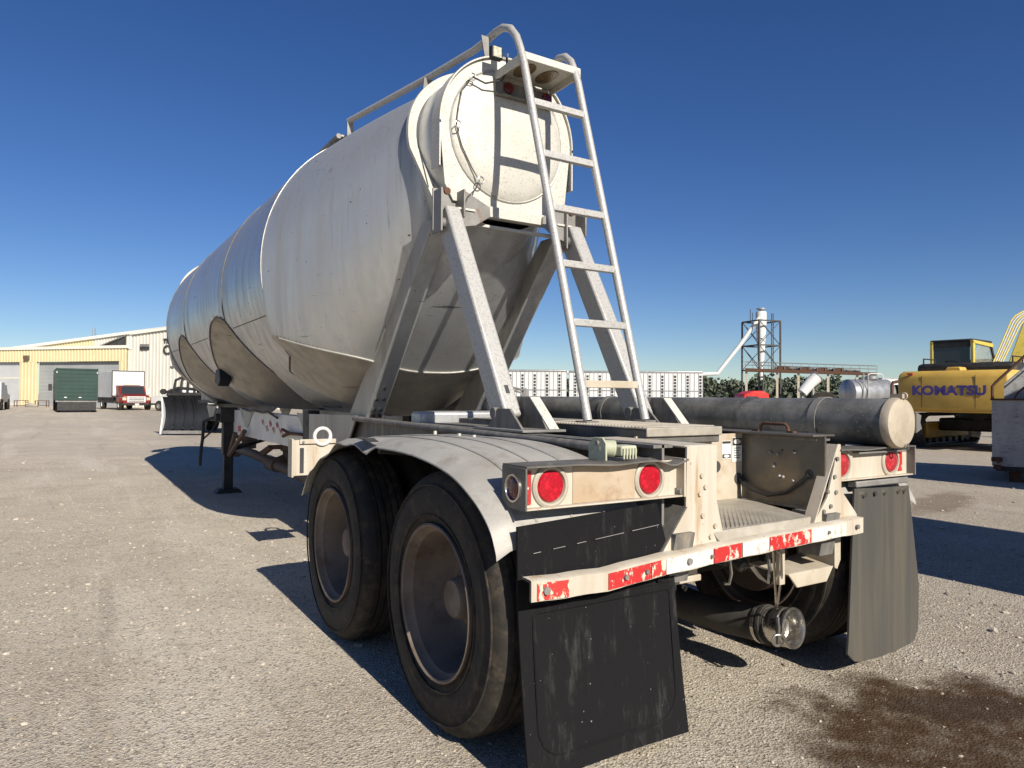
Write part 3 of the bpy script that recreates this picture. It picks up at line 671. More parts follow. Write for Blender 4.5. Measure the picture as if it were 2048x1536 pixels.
    # socket standing on the left box
    sk = obj('socket_plate', MB().prism([(.03, 1.072), (.13, 1.072), (.13, 1.13), (.10, 1.155), (.05, 1.155), (.03, 1.135)], 'x', -.80, -.792), M['socket'], TR, .002)
    obj('socket_body', MB().cyl((-.79, .085, 1.118), (-.735, .055, 1.112), .028, .032, 14).box(-.742, -.668, .01, .075, 1.088, 1.126), M['socket'], sk, .006)
    mb = MB()
    for k in range(5): mb.box(-.738+k*.014, -.732+k*.014, .004, .012, 1.078, 1.116)
    obj('socket_rib', mb, M['socket'], sk)
    obj('bolt', MB().cyl((-.80, .075, 1.135), (-.807, .075, 1.135), .009, n=8), M['steel'], sk)
    # bumper bar
    cx = [-1.19, -1.05, -.86, -.60, -.40, -.20, .05, .25, .45, .63]; cz = [.685, .677, .673, .690, .698, .706, .713, .719, .724, .729]; cy = [-.078, -.070, -.062, -.058, -.056, -.055, -.055, -.056, -.057, -.06]
    def bz(x): return np.interp(x, cx, cz), np.interp(x, cx, cy)
    rows = []
    for x in np.linspace(-1.19, .63, 40):
        z, y = bz(x); z = float(z)+.0012*math.sin(31*x); y = float(y)+.002*math.sin(17*x)
        rows.append([(x, y, z-.034), (x, y, z+.030), (x, y+.006, z+.034), (x, y+.052, z+.036), (x, y+.052, z+.030), (x, y+.008, z+.026), (x, y+.008, z-.034)])
    bm_ = obj('bumper', MB().grid(rows, True), M['cream'], TR)
    obj('bumper_end', MB().box(.628, .634, -.06, -.01, .695, .765), M['twhite'], bm_)
    def seg(px): return float(np.interp(px, [1055, 1215, 1330, 1480, 1620, 1725], [-1.19, -.864, -.595, -.194, .246, .628]))
    for p0, p1, mm in ((1066, 1130, 'tred2'), (1215, 1300, 'tred'), (1302, 1331, 'tred2'), (1332, 1424, 'twhite'), (1426, 1484, 'tred'), (1486, 1536, 'twhite'), (1538, 1622, 'tred'), (1624, 1690, 'twhite')):
        a, b = seg(p0), seg(p1); rr = []
        for x in np.linspace(a, b, 8):
            z, y = bz(x); rr.append([(x, float(y)-.0045, float(z)-.030), (x, float(y)-.0045, float(z)+.026)])
        obj('reflective_tape', MB().sheet(rr, .0015, (0, 1, 0)), M[mm], bm_)
    for px, r in ((1083, .013), (1248, .009), (1375, .012), (1420, .007), (1290, .008), (1655, .007), (1712, .010)):
        x = seg(px); z, y = bz(x); obj('bolt', MB().cyl((x, float(y)-.004, float(z)), (x, float(y)-.014, float(z)), r, n=8), M['steel'], bm_)
    # drop step under the bumper, right of centre
    ds = obj('drop_step', MB().hexa([(.22, .03, .53), (.53, .03, .53), (.56, .22, .545), (.20, .22, .545), (.22, .03, .54), (.53, .03, .54), (.56, .22, .555), (.20, .22, .555)]).prism([(.215, .54), (.535, .54), (.485, .475), (.275, .475)], 'y', .022, .032), M['cream2'], TR, .003)
    obj('hanger', MB().box(.165, .20, .03, .05, .50, .72), M['cream'], ds); obj('hanger', MB().prism([(.555, .72), (.60, .72), (.60, .56), (.575, .52), (.555, .53)], 'y', .03, .22), M['cream2'], ds)
    obj('under_bracket', MB().box(-.46, -.30, .06, .16, .60, .70).box(-.47, -.29, .05, .20, .575, .60), M['cream2'], TR, .004)
make_frame()

# ------------------------------------------------------------------ wheels, axles, fenders, flaps
def make_running_gear():
    R = .505; W = .27
    prof = [(.290, -W/2+.035), (.30, -W/2+.012), (.34, -W/2-.002), (.40, -W/2-.008), (.445, -W/2+.002), (.47, -W/2+.012), (.484, -W/2+.022), (.496, -W/2+.040), (.500, -W/2+.055)]
    tread = []
    for k in range(5):
        x0 = -W/2+.055+k*.036; tread += [(.502+.002*(k in (1, 2, 3)), x0), (.502+.002*(k in (1, 2, 3)), x0+.026), (.488, x0+.028), (.488, x0+.034)]
    tread = tread[:-2]
    full = prof+tread+[(r, -x) for r, x in prof[::-1]]
    ty = MB().lathe(full, (0, 0, 0), (1, 0, 0), 72)
    for k, rr in ((0, .452), (0, .335)): ty.torus((-W/2-.003, 0, 0), (1, 0, 0), rr, .004, 60, 6)
    tym = ty.mesh('tyre', ang=40)
    rp = [(.300, -W/2+.010), (.302, -W/2-.004), (.296, -W/2-.008), (.288, -W/2-.002), (.284, -W/2+.02), (.270, -W/2+.035), (.262, -W/2+.10), (.255, -W/2+.19), (.235, -W/2+.215), (.19, -W/2+.222), (.13, -W/2+.20), (.12, -W/2+.21)]
    rm = MB().lathe(rp, (0, 0, 0), (1, 0, 0), 64)
    rmm = rm.mesh('rim')
    hb = MB().lathe([(.118, -W/2+.21), (.112, -W/2+.15), (.085, -W/2+.13), (.078, -W/2+.09), (.07, -W/2+.08), (.001, -W/2+.078)], (0, 0, 0), (1, 0, 0), 32)
    for k in range(10):
        a = k*math.pi/5; hb.cyl((-W/2+.215, .165*math.cos(a), .165*math.sin(a)), (-W/2+.19, .165*math.cos(a), .165*math.sin(a)), .014, n=6)
    hbm = hb.mesh('hub')
    for s in (-1, 1):
        for y in (.56, 1.805):
            for xo in (1.085, .755):
                wh = sub('wheel', TR, (s*xo, y, R-.004)); wh.rotation_euler = (random.uniform(0, 6), 0, 0)
                if s > 0: wh.rotation_euler = (random.uniform(0, 6), 0, math.pi)
                if xo < 1: wh.rotation_euler[2] = math.pi if s < 0 else 0
                link('tyre', tym, M['tyre'], wh); link('rim', rmm, M['rim'], wh)
                if xo > 1: link('hub', hbm, M['rim'], wh)
    for y in (.56, 1.805):
        ax = obj('axle', MB().cyl((-.95, y, .50), (.95, y, .50), .065, n=18), M['black'], TR)
        for s in (-1, 1):
            obj('brake_drum', MB().lathe([(.07, .0), (.20, .0), (.205, .02), (.205, .16), (.19, .18), (.07, .18)], (s*.60 if s > 0 else -.60, y, .50), (s, 0, 0), 36), M['brownpipe'], ax)
            obj('brake_chamber', MB().cyl((s*.36, y-.20, .58), (s*.36, y-.36, .55), .085, n=20).torus((s*.36, y-.28, .565), (0, 1, .2), .088, .012), M['dkmetal'], ax)
            obj('leaf_spring', MB().tube([(s*.46, y-.55, .68), (s*.46, y-.3, .62), (s*.46, y, .585), (s*.46, y+.3, .62), (s*.46, y+.55, .68)], .035, 6), M['black'], ax)
    for y in (-.0+.06, 1.18, 2.32):
        for s in (-1, 1): obj('spring_hanger', MB().prism([(y-.09, .79), (y+.09, .79), (y+.05, .60), (y-.05, .60)], 'x', s*.46-.05, s*.46+.05), M['frame'], TR)
    # odds and ends under the tail: valve, lever, hooks
    obj('air_valve', MB().box(.02, .13, .20, .30, .56, .66).cyl((.075, .2, .60), (.075, .14, .56), .03, n=12), M['dkmetal'], TR, .01)
    obj('valve_lever', MB().tube([(.16, .1, .68), (.165, .08, .56), (.15, .08, .50), (.11, .09, .53), (.07, .10, .58)], .009, 6), M['chrome'], TR)
    obj('hook', MB().tube([(-.12, .06, .67), (-.115, .05, .58), (-.13, .05, .54), (-.16, .05, .545)], .007, 6), M['chrome'], TR)
    # fenders
    fy = [.035, .045, .09, .20, .39, .70, 1.08, 1.40, 1.70, 1.97, 2.16, 2.25, 2.29]; fz = [.80, .83, .90, .977, 1.050, 1.092, 1.098, 1.085, 1.055, .975, .87, .785, .74]
    def cr(t):
        i = min(11, int(t)); u = t-i; o_ = []
        for A_ in (fy, fz):
            p0, p1, p2, p3 = A_[max(0, i-1)], A_[i], A_[i+1], A_[min(12, i+2)]
            o_.append(.5*(2*p1+(p2-p0)*u+(2*p0-5*p1+4*p2-p3)*u*u+(3*p1-p0-3*p2+p3)*u**3))
        return o_[0], o_[1]
    for s in (-1, 1):
        rows = []
        for t in np.linspace(0, 12, 70):
            y, z = cr(t)
            row = []
            for k in range(13):
                u = k/12; x = 1.25-(1.25-.60)*u
                edge = .030*max(0, 1-u/.12)**1.5
                wob = (.016*math.sin(y*9)+.010*math.sin(y*23+1))*max(0, 1-u/.25)*(1 if 1.0 < y < 2.1 else 0)
                tear = -.012*math.exp(-((y-1.22)/.05)**2)*max(0, 1-u/.2)
                rib = 0
                row.append((s*x, y, z-edge+wob+tear+rib+.012*math.sin(math.pi*u)))
            rows.append(row)
        fd = obj('fender', MB().sheet(rows, .006, (0, 0, -1)), M['fender'], TR)
        for u in (.27, .5, .73):
            x = 1.25-.65*u; pts = []
            for t in np.linspace(1.5, 9.5, 40):
                y, z = cr(t); pts.append((s*x, y, z+.012*math.sin(math.pi*u)+.002))
            obj('fender_rib', MB().tube(pts, .005, 5), M['fender'], fd)
        for y in (1.0, 1.15, 1.42): obj('bolt', MB().cyl((s*.80, y, 1.10), (s*.80, y, 1.118), .009, n=6), M['head'], fd)
        obj('fender_strut', MB().tube([(s*1.2, 1.19, 1.05), (s*.52, 1.19, .98)], .02, 8), M['black'], TR)
    obj('fender_tear', MB().prism([(1.19, 1.085), (1.26, 1.10), (1.36, 1.094), (1.27, 1.092)], 'x', -1.254, -1.20), M['slot'], TR)
    # flaps
    rows = []
    for i in range(25):
        u = i/24; z = .062+(.875-.062)*u
        yb = .004-.065*max(0, (.65-z)/.6)**1.4
        row = []
        for j in range(15):
            v = j/14; xl = -1.19+.012*(1-u); xr = -.470-.085*max(0, (u-.7)/.3)-.02*u
            zz = z+(.034*v if u > .75 else .0)*(u-.75)/.25+(.006)*(v-.5)*(1-u)
            row.append((xl+(xr-xl)*v, yb+.012*math.sin(v*3.1)*(1-u), zz))
        rows.append(row)
    fl = obj('mud_flap', MB().sheet(rows, .009, (0, 1, 0)), M['rubber'], TR)
    fl['label'] = 'scuffed black rubber mud flap'
    def fpt(x, z):
        u = (z-.062)/.813; y = .004-.065*max(0, (.65-z)/.6)**1.4; return (x, y+.012*math.sin((x+1.17)/.69*3.1)*(1-u)-.001, z)
    rr = .10; x0, x1, z0, z1 = -1.13, -.515, .125, .585; loop = []
    for cx_, cz_, a0 in ((x1-rr, z0+rr, -90), (x1-.02, z1-.02, 0), (x0+.02, z1-.02, 90), (x0+rr, z0+rr, 180)):
        r_ = rr if cz_ < .3 else .02
        for k in range(9): a = math.radians(a0+k*90/8); loop.append(fpt(cx_+r_*math.cos(a), cz_+r_*math.sin(a)))
    obj('moulded_edge', MB().tube(loop+[loop[0]], .0030, 5), M['rubber'], fl)
    obj('moulded_edge', MB().tube([fpt(-1.14, .605), fpt(-.85, .608), fpt(-.50, .612)], .003, 5), M['rubber'], fl)
    for xa, xb in ((-1.13, -1.10), (-1.05, -1.0), (-.95, -.91), (-.87, -.74), (-.70, -.57)): obj('fold_line', MB().tube([(xa, -.001, .785+(xa+1.12)*.08), (xb, -.001, .785+(xb+1.12)*.08)], .0014, 5), M['steel'], fl)
    for k in range(4): obj('flap_rib', MB().box(-1.06+.16*k, -1.03+.16*k, -.008, .003, .62, .66), M['rubber'], fl)
    rows = []
    for i in range(22):
        u = i/21; z = .085+(.885-.085)*u; row = []
        for j in range(15):
            v = j/14; xl = .605+.055*u; xr = 1.235-.11*max(0, u-.35)/.65-.01*u
            zz = z
            if u < .12: zz = z+.05*(max(0, (abs(v-.5)-.38)/.12))**2*(1-u/.12)
            row.append((xl+(xr-xl)*v, -.002-.030*math.sin(v*math.pi)*(1-u*.6)+.02*(1-u)*(v), zz-.012*v+.02*v*(1-u)))
        rows.append(row)
    fr = obj('mud_flap', MB().sheet(rows, .010, (0, 1, 0)), M['flap2'], TR); fr['label'] = 'worn brownish grey mud flap with rounded lower corners'
    for x in (.72, .80, .88, 1.0, 1.06): obj('bolt', MB().cyl((x, -.004, .855), (x, -.022, .855), .011, n=6), M['chrome'] if x != .80 else M['slot'], fr)
    obj('flap_clamp', MB().box(.70, 1.14, .012, .06, .885, .915), M['steel'], TR, .006)
make_running_gear()

# ------------------------------------------------------------------ hose tube, landing gear, small fittings on the trailer
def make_fittings():
    ZT, RT, XT = 1.188, .117, .97
    tb = obj('hose_tube', MB().lathe([(RT, -.03), (RT, 7.2)], (XT, 0, ZT), (0, 1, 0), 40), M['pipe'], TR)
    cp = obj('tube_cap', MB().lathe([(.001, -.060), (.06, -.059), (.10, -.056), (.118, -.050), (.123, -.038), (.123, -.01)], (XT, 0, ZT), (0, 1, 0), 40), M['cap'], tb)
    obj('cap_hinge', MB().box(XT-.015, XT+.025, -.06, .0, ZT+.118, ZT+.14).torus((XT+.01, -.055, ZT+.13), (1, 0, 0), .014, .005, 10, 5), M['cap'], cp)
    obj('cap_latch', MB().prism([(XT+.11, ZT+.05), (XT+.155, ZT+.035), (XT+.145, ZT), (XT+.16, ZT-.03), (XT+.11, ZT-.05)], 'y', -.06, -.03), M['steel'], cp)
    obj('cap_hasp', MB().torus((XT+.03, -.06, ZT-.115), (0, 1, 0), .014, .004, 12, 5), M['chrome'], cp)
    for y in (.36, 2.1):
        st = obj('strap', MB().lathe([(RT+.003, y-.022), (RT+.007, y-.022), (RT+.007, y+.022), (RT+.003, y+.022)], (XT, 0, ZT), (0, 1, 0), 40, True), M['steel'], tb)
        obj('strap_foot', MB().box(XT-.17, XT-.112, y-.02, y+.02, ZT-.13, ZT-.118).cyl((XT-.14, y, ZT-.12), (XT-.14, y, ZT-.09), .009, n=6), M['chrome'], st)
        obj('tube_saddle', MB().box(XT-.12, XT+.12, y-.04, y+.04, 1.02, 1.085), M['frame'], tb)
        obj('outrigger', MB().box(.50, 1.12, y-.04, y+.04, .95, 1.02), M['frame'], TR)
    obj('tube_shelf', MB().box(.70, 1.10, -.0, .25, 1.045, 1.052), M['steel'], TR)
    # landing gear
    for s in (-1, 1):
        x = s*.60
        lg = obj('landing_leg', MB().box(x-.075, x+.075, 8.03, 8.18, .50, 1.02), M['black'], TR, .008)
        obj('inner_leg', MB().box(x-.058, x+.058, 8.047, 8.163, .05, .50), M['black'], lg, .006)
        obj('foot', MB().hexa([(x-.17, 7.97, .0), (x+.17, 7.97, .0), (x+.17, 8.24, .0), (x-.17, 8.24, .0), (x-.12, 8.0, .055), (x+.12, 8.0, .055), (x+.12, 8.2, .055), (x-.12, 8.2, .055)]), M['black'], lg, .006)
        obj('gear_box', MB().box(x-.12, x+.09, 7.98, 8.23, .93, 1.13).cyl((x-.17, 8.1, 1.0), (x+.1, 8.1, 1.0), .05, n=14), M['black'], lg, .012)
        obj('brace', MB().tube([(x, 8.0, .50), (x+.02*s, 7.0, .86)], .03, 6), M['brownpipe'], lg)
        obj('brace', MB().tube([(x, 8.03, .50), (x-s*.02, 7.75, .80)], .03, 6), M['brownpipe'], lg)
    cr = obj('crank_handle', MB().tube([(-.66, 8.16, 1.0), (-.78, 8.3, .98), (-.86, 8.42, .93), (-.87, 8.42, .70), (-.88, 8.44, .60), (-.90, 8.40, .42), (-.90, 8.40, .34)], .022, 8), M['black'], TR)
    obj('crank_link', MB().tube([(-.70, 8.2, .98), (-.78, 8.3, .80), (-.86, 8.42, .70)], .012, 6), M['black'], cr)
    obj('cross_shaft', MB().tube([(-.6, 8.1, .98), (.6, 8.1, .98)], .025, 8), M['black'], TR)
    obj('cross_brace', MB().tube([(-.6, 8.1, .55), (.6, 8.1, .9)], .025, 6), M['black'], TR)
    # discharge pipe under the hoppers
    pp = obj('discharge_pipe', MB().tube([(-.20, 9.4, .47), (-.20, 8.4, .47), (-.22, 7.0, .43), (-.24, 5.0, .40), (-.24, 2.6, .40)], .062, 14), M['brownpipe'], TR)
    for hy in HY:
        obj('outlet_valve', MB().lathe([(.20, .82), (.20, .74), (.14, .72), (.14, .60), (.11, .58), (.11, .46)], (0, hy, 0), (0, 0, 1), 24).box(-.26, .26, hy-.05, hy+.05, .62, .67).cyl((-.26, hy, .645), (-.36, hy+.05, .56), .04, n=10), M['brownpipe'], TR)
        obj('outlet_tee', MB().cyl((-.22, hy-.2, .43), (-.22, hy+.2, .43), .085, n=18).cyl((-.22, hy, .43), (0, hy, .52), .07, n=14), M['brownpipe'], pp)
        for s in (-1, 1):
            obj('hopper_gusset', MB().prism([(hy-.42, 1.13), (hy+.42, 1.13), (hy+.06, .90), (hy-.06, .90)], 'x', s*.555-.006, s*.555+.006), M['alu_low'], TR)
    obj('air_line', MB().tube([(-.57, 7.4, 1.13), (-.58, 7.0, 1.105), (-.58, 6.7, 1.12), (-.58, 6.3, 1.10), (-.58, 6.0, 1.115), (-.58, 5.6, 1.06)], .012, 6), M['wire'], TR)
    # placard board with a loop
    pb = obj('placard_board', MB().box(-.99, -.66, 3.47, 3.485, .69, .96).box(-.99, -.97, 3.455, 3.47, .69, .96).box(-.94, -.66, 3.452, 3.47, .93, .965).box(-1.0, -.985, 3.45, 3.56, .68, .97), M['cream'], TR, .003)
    obj('board_slot', MB().box(-.935, -.905, 3.4665, 3.4695, .71, .90), M['slot'], pb)
    obj('bolt', MB().cyl((-.915, 3.452, .945), (-.915, 3.444, .945), .010, n=10), M['steel'], pb)
    obj('loop', MB().torus((-.765, 3.46, .985), (0, 1, 0), .062, .014, 26, 8), M['white'], pb)
    obj('board_arm', MB().box(-.70, -.50, 3.485, 3.52, .84, .90), M['frame'], pb)
    # hatch latch on the front hopper valley
    obj('valley_clip', MB().prism([(6.9, 1.60), (7.15, 1.60), (7.2, 1.45), (7.0, 1.40), (6.85, 1.47)], 'x', -.93, -.80), M['bluegrey'], TR, .01)
    obj('kingpin_plate', MB().box(-.5, .5, 9.6, 11.4, 1.16, 1.2), M['black'], TR)
    obj('front_support', MB().prism([(10.4, 1.2), (11.4, 1.2), (11.4, 2.5), (11.1, 2.5)], 'x', -.45, -.43).prism([(10.4, 1.2), (11.4, 1.2), (11.4, 2.5), (11.1, 2.5)], 'x', .43, .45), M['alu_low'], TR)
make_fittings()

# ------------------------------------------------------------------ the hose hung under the bumper
def make_hose():
    hs = thing('discharge_hose', 'thick dusty rubber discharge hose with open metal coupling hung under the bumper', 'hose', (.4, .45, .12))
    O_ = Vector((.4, .45, .12))
    def W(px, py, d): return at(px, py, d)-O_
    path = [W(1322, 1183, 3.85), W(1350, 1198, 3.76), W(1400, 1218, 3.62), W(1450, 1232, 3.50), W(1500, 1242, 3.39), W(1540, 1249, 3.31)]
    obj('hose_body', MB().tube(path, .082, 24), M['hose'], hs)
    a = W(1522, 1246, 3.345); dv = (W(1592, 1257, 3.20)-a).normalized()
    def along(prof, n=32): return MB().lathe(prof, a, dv, n)
    obj('hose_clamp', along([(.083, .0), (.090, .0), (.090, .016), (.083, .016)]), M['chrome'], hs)
    obj('hose_clamp', along([(.083, .030), (.090, .030), (.090, .044), (.083, .044)]), M['dkmetal'], hs)
    obj('coupling', along([(.072, .05), (.078, .06), (.078, .085), (.086, .09), (.088, .10), (.088, .135), (.083, .14), (.083, .155), (.091, .160), (.091, .172), (.080, .174), (.076, .168), (.072, .10), (.060, .095), (.058, .06), (.001, .06)]), M['chrome'], hs)
    e = a+dv*.11
    obj('cam_arm', MB().tube([e+Vector((-.07, -.03, .06)), e+Vector((-.09, -.05, .02)), e+Vector((-.095, -.05, -.05))], .009, 6), M['dkmetal'], hs)
    obj('pull_ring', MB().torus(W(1556, 1281, 3.16), (.5, 1, 0), .026, .004, 20, 6), M['chrome'], hs)
    obj('hanger_strap', MB().tube([W(1546, 1090, 2.98), W(1549, 1150, 3.05), W(1552, 1200, 3.14), W(1553, 1216, 3.20)], .006, 6), M['chrome'], hs)
    obj('hanger_strap', MB().tube([W(1548, 1095, 2.98), W(1562, 1108, 3.0), W(1563, 1150, 3.05), W(1556, 1200, 3.14), W(1554, 1216, 3.20)], .006, 6), M['chrome'], hs)
    obj('strap_ring', MB().torus(W(1546, 1092, 2.97), (.5, 1, .2), .020, .006, 16, 6), M['chrome'], hs)
    # chain round the hose's other end
    def chain(pts, nm):
        mb = MB(); P_ = [Vector(p) for p in pts]; tot = 0; seg = []
        for i in range(len(P_)-1): seg.append((P_[i+1]-P_[i]).length)
        n = int(sum(seg)/.022)
        for i in range(n):
            t = i/n*sum(seg); k = 0
            while k < len(seg)-1 and t > seg[k]: t -= seg[k]; k += 1
            dr = (P_[k+1]-P_[k]).normalized(); c = P_[k]+dr*t; s1 = dr.orthogonal().normalized(); s2 = dr.cross(s1); sd_ = s1 if i % 2 else s2
            lp = [c+dr*.015*math.cos(q)+sd_*.009*math.sin(q) for q in np.linspace(0, 2*math.pi, 11)]
            mb.tube(lp, .0032, 5, False)
        obj(nm, mb, M['steel'], hs)
    chain([W(1378, 1160, 3.30), W(1352, 1166, 3.34), W(1341, 1185, 3.36), W(1336, 1215, 3.36), W(1342, 1236, 3.38)], 'chain')
    chain([W(1350, 1160, 3.30), W(1346, 1190, 3.33), W(1349, 1225, 3.36)], 'chain')
    chain([W(1362, 1163, 3.30), W(1371, 1178, 3.34), W(1376, 1172, 3.32)], 'chain')
make_hose()

# ------------------------------------------------------------------ warehouse on the left
def make_warehouse():
    A = gnd(0, 74); B = gnd(250, 69); d = B-A; rz = math.atan2(d.y, d.x)
    wh = thing('warehouse', 'pale yellow and white metal warehouse with grey roller doors behind the parked trucks', 'building', A, rz)
    ribs = lambda x0, x1, z0f, z1f, y, step=.45, dep=.04: None
    def ribbed(name, x0, x1, y, z0, ztop, mat, step=.40):
        mb = MB(); n = max(1, int((x1-x0)/step)); rows = [[], []]
        for i in range(n):
            xa = x0+(x1-x0)*i/n; w_ = (x1-x0)/n
            for xx, dy in ((xa, 0), (xa+w_*.70, 0), (xa+w_*.78, -.07), (xa+w_*.92, -.07)):
                rows[0].append((xx, y+dy, z0)); rows[1].append((xx, y+dy, ztop(xx)))
        rows[0].append((x1, y, z0)); rows[1].append((x1, y, ztop(x1)))
        mb.grid(rows); mb.box(x0, x1, y+.03, y+.2, z0, min(ztop(x0), ztop(x1))-.01)
        return obj(name, mb, mat, wh, smooth=False)
    Ht = 5.75
    c = lambda v: (lambda x: v)
    # lean-to: piers and header round the doors
    D1 = (5.0, 15.7, 4.45); D0 = (-9.5, 2.65, 4.5)
    ribbed('wall', D0[1], D1[0], 0, 0, c(4.5), M['byellow']); ribbed('wall', D1[1], 16.6, 0, 0, c(4.5), M['byellow'])
    ribbed('wall', -13, D0[0], 0, 0, c(4.5), M['byellow']); ribbed('wall', -13, 16.6, 0, 4.5, c(Ht), M['byellow'])
    obj('parapet_trim', MB().box(-13, 16.8, -.15, .1, Ht, Ht+.28), M['broof'], wh)
    obj('lean_to_roof', MB().hexa([(-13, .1, Ht-.2), (16.6, .1, Ht-.2), (16.6, 6, Ht+.1), (-13, 6, Ht+.1), (-13, .1, Ht-.1), (16.6, .1, Ht-.1), (16.6, 6, Ht+.2), (-13, 6, Ht+.2)]), M['broof'], wh)
    obj('wall', MB().box(16.4, 16.6, .05, 6, 0, Ht), M['bwhite'], wh)
    for (x0, x1, h), mt, ns in ((D0, M['doorwhite'], 12), (D1, M['bdoor'], 12)):
        dr = sub('roller_door', wh)
        for k in range(ns):
            obj('door_slat', MB().box(x0, x1, .32, .38+.03*(k % 2), h*k/ns, h*(k+1)/ns-.015), mt, dr)
        obj('door_head', MB().box(x0, x1, .0, .5, h, h+.02), M['slot'], dr)
    obj('door_stripe', MB().box(-9.5, 2.65, .30, .318, 2.75, 2.95), M['bwhite'], wh); obj('door_stripe', MB().box(-9.5, 2.65, .30, .318, .05, .3), M['bwhite'], wh)
    # main hall gable behind
    zr = lambda x: 6.4+(x+8.5)*.085
    zr2 = lambda x: 7.33+(x-16.6)*.086
    ribbed('wall', 16.62, 34, .6, 0, lambda x: zr2(x)-.28, M['bwhite'])
    ribbed('wall', -14, 5.6, 6.1, 5.0, lambda x: zr(x)-.28, M['byellow']); ribbed('wall', 5.62, 34, 6.1, 5.0, lambda x: zr(x)-.28, M['bwhite'])
    obj('roof', MB().hexa([(-14, 5.85, zr(-14)-.3), (34, 5.85, zr(34)-.3), (34, 30, zr(34)-.3), (-14, 30, zr(-14)-.3), (-14, 5.85, zr(-14)), (34, 5.85, zr(34)), (34, 30, zr(34)), (-14, 30, zr(-14))]), M['broof'], wh)
    obj('roof', MB().hexa([(16.62, .35, zr2(16.62)-.25), (34, .35, zr2(34)-.25), (34, 5.8, zr(34)-.3), (16.62, 5.8, zr(16.62)-.3), (16.62, .35, zr2(16.62)), (34, .35, zr2(34)), (34, 5.8, zr(34)), (16.62, 5.8, zr(16.62))]), M['broof'], wh)
    obj('eave_recess', MB().prism([(6.3, 6.3), (10.3, 6.3), (10.3, 7.55)], 'y', 5.88, 6.0), M['slot'], wh)
    obj('eave_trim', MB().prism([(6.1, 6.3), (6.4, 6.3), (10.35, 7.5), (10.35, 7.62)], 'y', 5.7, 5.88), M['steel'], wh)
    obj('mast', MB().tube([(5.4, 6.5, 6), (5.4, 6.5, 8.6)], .05, 6), M['steel'], wh); obj('mast', MB().tube([(5.0, 6.5, 6), (5.0, 6.5, 8.5)], .03, 6), M['steel'], wh)
    obj('wall_vent', MB().box(17.8, 18.8, .42, .6, 5.6, 5.85), M['slot'], wh); obj('wall_vent', MB().box(17.8, 18.8, .42, .6, 5.9, 6.15), M['steel'], wh)
    obj('wall_lamp', MB().box(3.55, 4.1, -.35, 0, 4.75, 5.15), M['brownpipe'], wh)
    obj('wall_rail', MB().box(21.5, 25, .40, .5, 3.9, 4.0), M['steel'], wh)
    for s, x, z, sz in (('T', 20.6, 6.25, .55), ('E', 20.98, 6.25, .55), ('C', 20.55, 5.15, 1.25)):
        me, wd = text_mesh(s, sz, .04, .02)
        o = link('sign_letter', me, M['slot'], wh); o.rotation_euler = (math.pi/2, 0, 0); o.location = (x, .48, z)
make_warehouse()

# ------------------------------------------------------------------ vehicles and clutter by the warehouse
def far_wheel(parent, x, y, r=.48, w=.28, rimmat=None):
    wh = sub('wheel', parent, (x, y, r))
    obj('tyre', MB().lathe([(.55*r, -w/2), (.95*r, -w/2), (r, -w/2+.03), (r, w/2-.03), (.95*r, w/2), (.55*r, w/2)], (0, 0, 0), (1, 0, 0), 24), M['tyre'], wh)
    obj('rim', MB().lathe([(.56*r, -w/2+.02), (.5*r, -w/2+.06), (.2*r, -w/2+.1), (.01, -w/2+.1)], (0, 0, 0), (1, 0, 0), 20).lathe([(.56*r, w/2-.02), (.5*r, w/2-.06), (.2*r, w/2-.1), (.01, w/2-.1)], (0, 0, 0), (1, 0, 0), 20), rimmat or M['steel'], wh)
def green_truck():
    t = thing('box_truck', 'dark green box truck seen from behind in front of the grey roller door', 'truck', gnd(154, 49), -YAW+.60)
    obj('cargo_box', MB().box(-1.25, 1.25, 0, 5.4, .80, 3.02), M['dkgreen'], t, .04)
    dr = sub('rear_door', t)
    for k in range(8): obj('door_slat', MB().box(-1.13, 1.13, -.015-.008*(k % 2), .0, .86+.255*k, .86+.255*(k+1)-.02), M['dkgreen'], dr)
    obj('door_frame', MB().box(-1.25, -1.15, -.05, .0, .8, 3.02).box(1.15, 1.25, -.05, .0, .8, 3.02).box(-1.25, 1.25, -.05, .0, 2.93, 3.03), M['dkgreen'], t)
    for x in (-.75, .1): obj('door_handle', MB().box(x, x+.16, -.06, -.03, 1.0, 1.06), M['whitefar'], t)
    obj('rear_sill', MB().box(-1.25, 1.25, -.06, .1, .72, .80), M['steel'], t)
    obj('liftgate', MB().box(-1.15, 1.15, -.10, -.02, .12, .72), M['black'], t, .02)
    obj('chassis', MB().box(-.5, .5, 0, 7.4, .55, .78), M['black'], t)
    for x in (-1.22, 1.16): obj('tail_lamp', MB().box(x, x+.06, -.08, -.05, 2.7, 2.8), M['whitefar'], t)
    obj('cab', MB().prism([(5.5, .6), (7.6, .6), (7.6, 1.35), (6.9, 1.45), (6.5, 2.2), (5.5, 2.25)], 'x', -1.05, 1.05), M['dkgreen'], t, .05)
    for s in (-1, 1):
        for y in (1.2, 6.6): far_wheel(t, s*1.05, y)
        obj('mirror', MB().box(s*1.42-.12, s*1.42+.12, 5.9, 6.0, 1.5, 2.0).tube([(s*1.05, 6.0, 1.7), (s*1.4, 5.95, 1.75)], .02, 5), M['black'], t)
